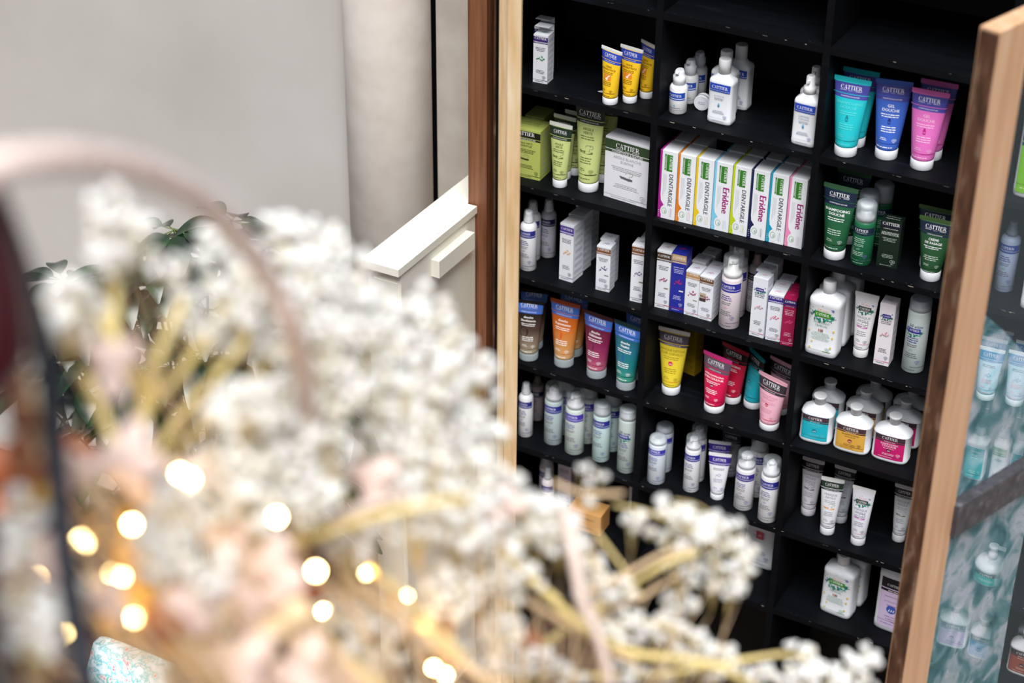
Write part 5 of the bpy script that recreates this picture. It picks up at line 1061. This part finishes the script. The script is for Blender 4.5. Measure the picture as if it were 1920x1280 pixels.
STEMS = [
([(0.643, -2.373, 2.515), (0.633, -2.352, 2.544), (0.625, -2.336, 2.568)],0.0045,'y'),
([(0.675, -2.401, 2.425), (0.674, -2.391, 2.455), (0.666, -2.372, 2.475), (0.666, -2.39, 2.518), (0.637, -2.373, 2.531)],0.006,'y'),
([(0.64, -2.342, 2.442), (0.645, -2.327, 2.481), (0.645, -2.294, 2.509)],0.005,'y'),
([(0.644, -2.347, 2.399), (0.647, -2.313, 2.418), (0.671, -2.287, 2.454), (0.674, -2.257, 2.471)],0.004,'y'),
([(0.622, -2.318, 2.422), (0.653, -2.301, 2.465), (0.661, -2.262, 2.498)],0.004,'y'),
([(0.671, -2.415, 2.459), (0.642, -2.391, 2.467), (0.628, -2.389, 2.492)],0.005,'y'),
([(0.709, -2.471, 2.454), (0.671, -2.451, 2.463), (0.673, -2.468, 2.487)],0.006,'t'),
([(0.68, -2.491, 2.508), (0.676, -2.496, 2.542), (0.672, -2.49, 2.562)],0.008,'t'),
([(0.604, -2.299, 2.346), (0.647, -2.275, 2.396), (0.667, -2.244, 2.424), (0.67, -2.188, 2.444)],0.003,'y'),
([(0.691, -2.347, 2.305), (0.726, -2.337, 2.337), (0.752, -2.29, 2.332), (0.798, -2.271, 2.356), (0.848, -2.23, 2.364)],0.005,'y'),
([(0.706, -2.429, 2.322), (0.738, -2.4, 2.283), (0.776, -2.401, 2.27)],0.007,'y'),
([(0.71, -2.302, 2.252), (0.759, -2.295, 2.229), (0.816, -2.307, 2.214)],0.006,'y'),
([(0.741, -2.309, 2.264), (0.791, -2.313, 2.234), (0.811, -2.315, 2.218)],0.005,'t'),
([(0.727, -2.222, 2.23), (0.765, -2.209, 2.202), (0.806, -2.194, 2.168), (0.858, -2.205, 2.158)],0.006,'t'),
([(0.729, -2.192, 2.226), (0.788, -2.198, 2.197), (0.823, -2.197, 2.172)],0.004,'y'),
([(0.736, -2.253, 2.313), (0.774, -2.234, 2.337), (0.789, -2.227, 2.346)],0.006,'p'),
([(0.75, -2.001, 2.115), (0.79, -1.991, 2.081), (0.843, -2.006, 2.068), (0.876, -1.969, 2.026), (0.95, -1.967, 2.043), (0.987, -1.935, 2.005)],0.0055,'y'),
([(0.769, -1.992, 1.991), (0.809, -1.982, 2.036), (0.831, -1.924, 2.043), (0.868, -1.9, 2.08), (0.894, -1.871, 2.086)],0.004,'y'),
([(0.81, -1.964, 2.063), (0.84, -1.935, 2.077), (0.868, -1.901, 2.093), (0.884, -1.861, 2.079)],0.003,'t'),
([(0.835, -1.932, 2.037), (0.855, -1.891, 2.036), (0.883, -1.854, 2.054)],0.0025,'t'),
([(0.803, -1.977, 2.169), (0.828, -2.008, 2.15), (0.844, -2.022, 2.117), (0.863, -2.026, 2.085), (0.885, -2.034, 2.037)],0.007,'p'),
([(0.79, -1.939, 2.105), (0.81, -1.919, 2.07), (0.831, -1.924, 2.043)],0.003,'y'),
([(0.759, -1.962, 1.944), (0.83, -1.952, 1.965), (0.878, -1.893, 1.944), (0.944, -1.879, 1.977), (0.981, -1.846, 1.978)],0.0035,'y'),
([(0.921, -1.83, 1.93), (0.954, -1.798, 1.928), (0.988, -1.8, 1.942)],0.003,'y'),
([(0.821, -1.889, 1.994), (0.847, -1.894, 1.998), (0.874, -1.89, 1.999), (0.906, -1.883, 1.984)],0.002,'y'),
([(0.799, -1.865, 2.104), (0.839, -1.852, 2.098), (0.89, -1.836, 2.077), (0.917, -1.814, 2.046)],0.0016,'y'),
([(0.742, -1.881, 2.12), (0.78, -1.897, 2.131), (0.817, -1.881, 2.134)],0.003,'t'),
([(0.788, -1.876, 2.072), (0.832, -1.893, 2.048), (0.849, -1.901, 2.034)],0.002,'y'),
([(0.85, -1.833, 2.106), (0.867, -1.813, 2.093), (0.893, -1.803, 2.07)],0.0012,'y'),
([(0.747, -2.037, 2.163), (0.801, -2.034, 2.128), (0.832, -2.042, 2.121)],0.005,'y'),
([(0.715, -2.01, 2.096), (0.774, -2.024, 2.097), (0.828, -1.999, 2.057), (0.885, -1.976, 2.019)],0.004,'t'),
([(0.67, -2.269, 2.298), (0.701, -2.25, 2.255), (0.734, -2.24, 2.228), (0.771, -2.251, 2.207)],0.004,'t'),
([(0.7, -2.417, 2.3), (0.735, -2.432, 2.302), (0.753, -2.421, 2.28)],0.008,'g'),
([(0.692, -2.435, 2.424), (0.69, -2.433, 2.376), (0.714, -2.461, 2.358), (0.721, -2.465, 2.335)],0.005,'g'),
([(0.727, -2.181, 2.218), (0.753, -2.191, 2.195), (0.767, -2.197, 2.165)],0.003,'g'),
]
PETALS = [
((0.458, -2.294, 2.303),0.0661,'c'),
((0.482, -2.318, 2.25),0.0573,'k'),
((0.538, -2.319, 2.206),0.0528,'k'),
((0.632, -2.28, 2.188),0.0617,'c'),
((0.637, -2.317, 2.227),0.0469,'c'),
((0.64, -2.207, 2.095),0.0515,'k'),
((0.667, -2.142, 2.168),0.0421,'k'),
((0.566, -2.253, 2.277),0.0396,'k'),
((0.462, -2.319, 2.265),0.0484,'c'),
((0.551, -2.28, 2.251),0.0396,'c'),
((0.698, -2.091, 2.026),0.0545,'k'),
((0.521, -2.36, 2.16),0.0528,'k'),
((0.643, -2.175, 2.139),0.0374,'c'),
((0.7, -2.354, 2.221),0.0372,'c'),
((0.635, -2.469, 2.488),0.0322,'k'),
((0.675, -2.473, 2.356),0.0260,'k'),
((0.665, -2.53, 2.378),0.0250,'k'),
((0.721, -2.42, 2.301),0.0347,'k'),
((0.726, -2.334, 2.228),0.0248,'k'),
((0.634, -2.407, 2.386),0.0231,'k'),
((0.652, -2.477, 2.464),0.0286,'c'),
((0.688, -2.491, 2.415),0.0179,'k'),
((0.737, -2.448, 2.344),0.0334,'c'),
((0.723, -2.164, 2.092),0.0281,'k'),
((0.7, -2.075, 2.047),0.0248,'k'),
((0.685, -2.3, 2.309),0.0206,'k'),
((0.725, -2.303, 2.274),0.0186,'k'),
((0.687, -2.435, 2.4),0.0223,'g'),
((0.697, -2.457, 2.362),0.0260,'g'),
((0.67, -2.473, 2.455),0.0179,'g'),
((0.728, -2.558, 2.48),0.0198,'p'),
((0.745, -2.52, 2.426),0.0206,'p'),
((0.68, -2.415, 2.435),0.0223,'p'),
((0.772, -2.458, 2.398),0.0286,'p'),
((0.762, -2.476, 2.379),0.0215,'c'),
((0.781, -2.435, 2.328),0.0297,'p'),
((0.756, -2.38, 2.331),0.0270,'p'),
((0.763, -2.36, 2.354),0.0270,'p'),
((0.702, -2.538, 2.528),0.0231,'c'),
((0.716, -2.543, 2.511),0.0165,'g'),
((0.757, -2.328, 2.31),0.0200,'c'),
((0.738, -2.481, 2.582),0.0231,'p'),
((0.763, -2.499, 2.537),0.0231,'p'),
((0.727, -2.368, 2.37),0.0231,'p'),
((0.796, -2.388, 2.289),0.0308,'p'),
((0.78, -2.312, 2.218),0.0289,'p'),
((0.78, -2.376, 2.318),0.0231,'t'),
((0.707, -2.489, 2.499),0.0172,'p'),
((0.716, -2.395, 2.435),0.0186,'p'),
((0.74, -2.196, 2.319),0.0256,'p'),
((0.777, -2.051, 2.213),0.0234,'p'),
((0.785, -2.149, 2.161),0.0227,'c'),
((0.803, -2.024, 2.039),0.0248,'c'),
((0.689, -2.522, 2.562),0.0198,'c'),
((0.714, -2.516, 2.551),0.0132,'c'),
((0.757, -2.305, 2.246),0.0248,'t'),
]
BULBS = [(0.663, -2.383, 2.399), (0.727, -2.415, 2.457), (0.734, -2.413, 2.454), (0.696, -2.373, 2.387), (0.707, -2.446, 2.427), (0.679, -2.468, 2.418), (0.637, -2.42, 2.366), (0.704, -2.468, 2.397), (0.708, -2.47, 2.392), (0.667, -2.417, 2.346), (0.661, -2.492, 2.397), (0.724, -2.475, 2.373), (0.753, -2.384, 2.327), (0.792, -2.396, 2.432), (0.706, -2.193, 2.255), (0.732, -2.2, 2.225), (0.655, -2.521, 2.361), (0.686, -2.502, 2.363), (0.693, -2.432, 2.305), (0.709, -2.232, 2.198), (0.766, -2.193, 2.209), (0.787, -2.194, 2.191), (0.785, -2.201, 2.182), (0.801, -2.209, 2.159), (0.811, -2.207, 2.154), (0.656, -2.536, 2.337), (0.825, -2.4, 2.401)]
HANDLE = [(0.765, -2.602, 2.77), (0.776, -2.59, 2.779), (0.782, -2.572, 2.775), (0.782, -2.544, 2.764), (0.777, -2.51, 2.746), (0.772, -2.477, 2.726), (0.766, -2.443, 2.701), (0.759, -2.406, 2.67), (0.755, -2.377, 2.637), (0.753, -2.35, 2.602), (0.752, -2.328, 2.565), (0.754, -2.314, 2.53), (0.741, -2.287, 2.481), (0.717, -2.249, 2.414), (0.688, -2.21, 2.33), (0.652, -2.181, 2.223), (0.614, -2.153, 2.1), (0.577, -2.129, 1.969)]
ROD = [(0.684, -2.511, 2.714), (0.703, -2.519, 2.688), (0.723, -2.529, 2.659), (0.742, -2.541, 2.627), (0.757, -2.558, 2.59), (0.778, -2.584, 2.537), (0.801, -2.607, 2.487), (0.82, -2.624, 2.447)]
VASE = [((0.722, -2.572, 2.75), 0.025433526011560695), ((0.73, -2.585, 2.726), 0.031791907514450865), ((0.738, -2.6, 2.699), 0.03901734104046243), ((0.745, -2.613, 2.674), 0.04335260115606936), ((0.75, -2.621, 2.659), 0.04046242774566474), ((0.753, -2.627, 2.648), 0.02601156069364162)]

KEY = {'y': mat('D8C282', .6, 'dry_yellow_stem'), 't': mat('D2B48E', .6, 'dry_tan_stem'), 'p': mat('D2BEB4', .6, 'dry_pinkish_stem'), 'g': mat('B8861E', .6, 'dry_golden_stem')}
q = MB(); q.box((-.75, -.32, 0), (.75, .22, 2.02), PLAST3); o = struct(q.build('trim_3', None, (.96, -2.37, 0))); o.rotation_euler = (0, 0, -YAW)
BC = Vector((.99, -2.43, 2.02))
bk = empty('wicker_basket', BC); tag(bk, 'pale wicker basket handle arching over the blossoms in the foreground', 'basket')
WICK = noisy('pinkish_wicker', [(.3, 'C4A89C'), (.6, 'E2D0C8'), (.85, 'EEE2DC')], (9, 9, 9), 12, 5, .6, .2)
HP = [Vector(p) for p in HANDLE]
HP = [HP[0] - Rt*.09 - U2*.04, *HP]
HP = [HP[0] - Rt*.05 - U2*.14 + Fw*.03, *HP]
b = MB(); b.tube([p-BC for p in smooth_path(HP, 5)], .0086, WICK, 14); b.build('handle', bk)
b = MB()
for k in range(9):
    z = .003+.011*k; r_ = .15+.004*k; b.tube([(r_*cos(2*pi*i/40), r_*sin(2*pi*i/40), z+.003*sin(i*pi)) for i in range(41)], .006, WICK, 6)
b.loft([(0, .145, .145), (.004, .15, .15)], WICK, n=40); b.build('woven_body', bk)
b = MB(); b.tube(smooth_path(ROD + [(ROD[-1][0]+.01, ROD[-1][1]-.02, 2.30), (ROD[-1][0]+.01, ROD[-1][1]-.02, 2.021)], 5), .0080, mat('0C1220', .6, 'dark_painted_rod'), 12)
tag(b.build('metal_rod'), 'thin dark blue metal rod leaning through the flowers at left', 'rod')
vb = Vector(VASE[-1][0]); b = MB(); VM = mat('34070F', .25, 'dark_red_glass')
b.loft([(p[2]-vb.z, r_, r_, 2, p[0]-vb.x, p[1]-vb.y) for p, r_ in reversed(VASE)], VM, n=36)
tag(b.build('dark_red_vase', None, vb), 'dark red glass vase cut off by the left edge of the frame', 'vase')
b = MB(); b.loft([(0, .03, .03), (.02, .008, .008), (vb.z-2.021-.0005, .008, .008)], mat('1E1410', .5), n=24)
tag(b.build('vase_stand', None, (vb.x, vb.y, 2.0205)), 'thin dark post below the dark red vase at the left edge', 'stand')
def petal(name, h):
    m = bpy.data.materials.new(name); m.use_nodes = True; t = m.node_tree; t.nodes.remove(t.nodes['Principled BSDF']); o = t.nodes['Material Output']
    a = t.nodes.new('ShaderNodeBsdfDiffuse'); c = t.nodes.new('ShaderNodeBsdfTranslucent'); x = t.nodes.new('ShaderNodeMixShader')
    a.inputs[0].default_value = lin(h); c.inputs[0].default_value = lin(h); x.inputs[0].default_value = .25
    t.links.new(a.outputs[0], x.inputs[1]); t.links.new(c.outputs[0], x.inputs[2]); t.links.new(x.outputs[0], o.inputs[0]); return m
BLO = petal('white_blossom', 'F8F7F4'); BLO2 = petal('cream_blossom', 'F4EEE2'); GC = mat('D8C890', .7, 'blossom_heart')
rb = random.Random(21)
def place_word(x, y): return 'left' if x < .75 else ('middle' if x < .95 else 'right')
for i, (c, rx, ry, n) in enumerate(SPRIGS):
    c = Vector(c); base = BC + Vector((rb.uniform(-.09, .09), rb.uniform(-.09, .09), .03))
    s = empty('blossom_sprig', c)
    tag(s, 'sprig of tiny dried white blossoms in the blurred foreground bunch', 'flower', 'dried white blossom sprigs')
    right = Vector((cos(YAW), -sin(YAW), 0)); up_ = U2
    b = MB(); heads = []
    for k in range(int(n*1.0)):
        a = rb.uniform(0, 2*pi); q = sqrt(rb.random()); p = right*rx*q*cos(a) + up_*ry*q*sin(a) + Fw*rb.uniform(-.03, .03); heads.append(p)
        rr = rb.uniform(.0030, .0052)
        m_ = BLO if rb.random() < .8 else BLO2
        b.add(icos(rr, p), ICF, m_, True)
        for j in range(4):
            v = Vector((rb.uniform(-1, 1), rb.uniform(-1, 1), rb.uniform(-1, 1))).normalized()*rr*.9
            b.add(icos(rr*.6, p+v), ICF, m_, True)
        if rb.random() < .3: b.add(icos(rr*.7, p+Vector((0, 0, -rr))), ICF, GC, True)
    ob = b.build('blossoms', s); ob['kind'] = 'stuff'
    b = MB(); root = -up_*(ry+.03) + Fw*.02
    for p in heads[::3]: b.tube([root, root*.45+p*.3, p], .0006, KEY['y'], 4)
    b.build('fine_stems', s)
    b = MB(); g_ = base-c; b.tube(smooth_path([root, root*.6+g_*.4+Vector((0, 0, -.03)), root*.2+g_*.8+Vector((0, 0, -.03)), g_], 4), .0007, KEY['t'], 5); b.build('main_stem', s)
for i, (pl, r_, k) in enumerate(STEMS):
    b = MB(); b.tube(smooth_path(pl, 5), r_*.95, KEY[k], 10, r_*.6)
    nm = {'y': 'yellowish', 't': 'tan', 'p': 'pinkish', 'g': 'golden'}[k]
    tag(b.build('dried_twig'), f'blurred {nm} dried twig crossing the foreground bunch', 'stem', f'{nm} dried twigs')
PM = {'k': mat('3A1E14', .6, 'dark_brown_leaf'), 'p': mat('DCC2B8', .7, 'dusty_pink_petal'), 'c': mat('8A4A28', .6, 'copper_dry_leaf'), 'g': mat('D0A030', .55, 'golden_leaf'), 't': mat('D8BE98', .7, 'tan_dry_leaf')}
PN = {'k': 'dark brown', 'p': 'dusty pink', 'c': 'copper brown', 'g': 'golden', 't': 'tan'}
for i, (c, sz, k) in enumerate(PETALS):
    b = MB(); n = 12
    a0 = rb.uniform(0, 6); cu = rb.uniform(.3, .8)
    for w_ in range(3 if k == 'p' else 2):
        a = a0 + w_*2.1; M = Matrix.Rotation(a, 4, Fw) @ Matrix.Rotation(rb.uniform(-.6, .6), 4, 'Z')
        vs = []
        for j in range(9):
            q = j/8; wd = sz*.42*sin(pi*(q*.92+.04))**.8
            for u in (-1, -.5, 0, .5, 1):
                vs.append(M @ (Rt*wd*u + Up*(sz*(q*.95)) + Fw*(cu*sz*(q*q*.5-.3*(1-u*u)))) )
        b.add(vs, [(5*j+e, 5*j+e+1, 5*j+e+6, 5*j+e+5) for j in range(8) for e in range(4)], PM[k], True)
    o = b.build('dried_flower', None, c); c = Vector(c)
    st_ = MB(); g_ = BC+Vector((rb.uniform(-.08, .08), rb.uniform(-.08, .08), .03))-c; st_.tube(smooth_path([(0, 0, 0), g_*.5+Vector((0, 0, -.02)), g_], 4), .0011, KEY['t'], 5); st_.build('flower_stem', o); tag(o, f'blurred curled {PN[k]} dried flower head in the foreground bunch', 'flower', f'{PN[k]} dried flowers')
sl = empty('string_lights', BULBS[0]); tag(sl, 'string of small warm glowing fairy lights wound through the dried bunch', 'lights')
EM = bpy.data.materials.new('warm_bulb_glow'); EM.use_nodes = True; pb = EM.node_tree.nodes['Principled BSDF']; pb.inputs['Base Color'].default_value = (1, .8, .4, 1); pb.inputs['Emission Color'].default_value = (1, .72, .30, 1); pb.inputs['Emission Strength'].default_value = 95
o0 = Vector(BULBS[0])
b = MB(); b.tube([Vector(p)-o0 + Fw*.012 for p in smooth_path(sorted(BULBS, key=lambda p: p[0]), 4)], .0006, mat('B08A50', .4, 'copper_wire', .8), 6); b.build('wire', sl)
for p in BULBS:
    b = MB(); b.loft([(-.0026, .0006, .0006), (-.0016, .0018, .0018), (0, .0024, .0024), (.0016, .0018, .0018), (.0026, .0006, .0006)], EM, n=12); b.build('bulb', sl, Vector(p)-o0)
# patterned gift bag low down at left
b = MB(); gb = noisy('flowery_print', [(.32, 'E8ECEE'), (.46, 'CFE3E6'), (.54, '5AB4B8'), (.60, 'E8E4DC'), (.68, 'C84A78'), (.74, 'EDE6E0')], (1, 1, 1), 55, 4, .3, .1, .001, .4)
b.loft([(0, .13, .05, 5), (.46, .145, .055, 6), (.54, .13, .02, 6)], gb, n=40)
o = b.build('flowery_bag', None, (-.70, -.90, -.0)); tag(o, 'bright flower-printed bag glimpsed at the bottom left', 'bag')
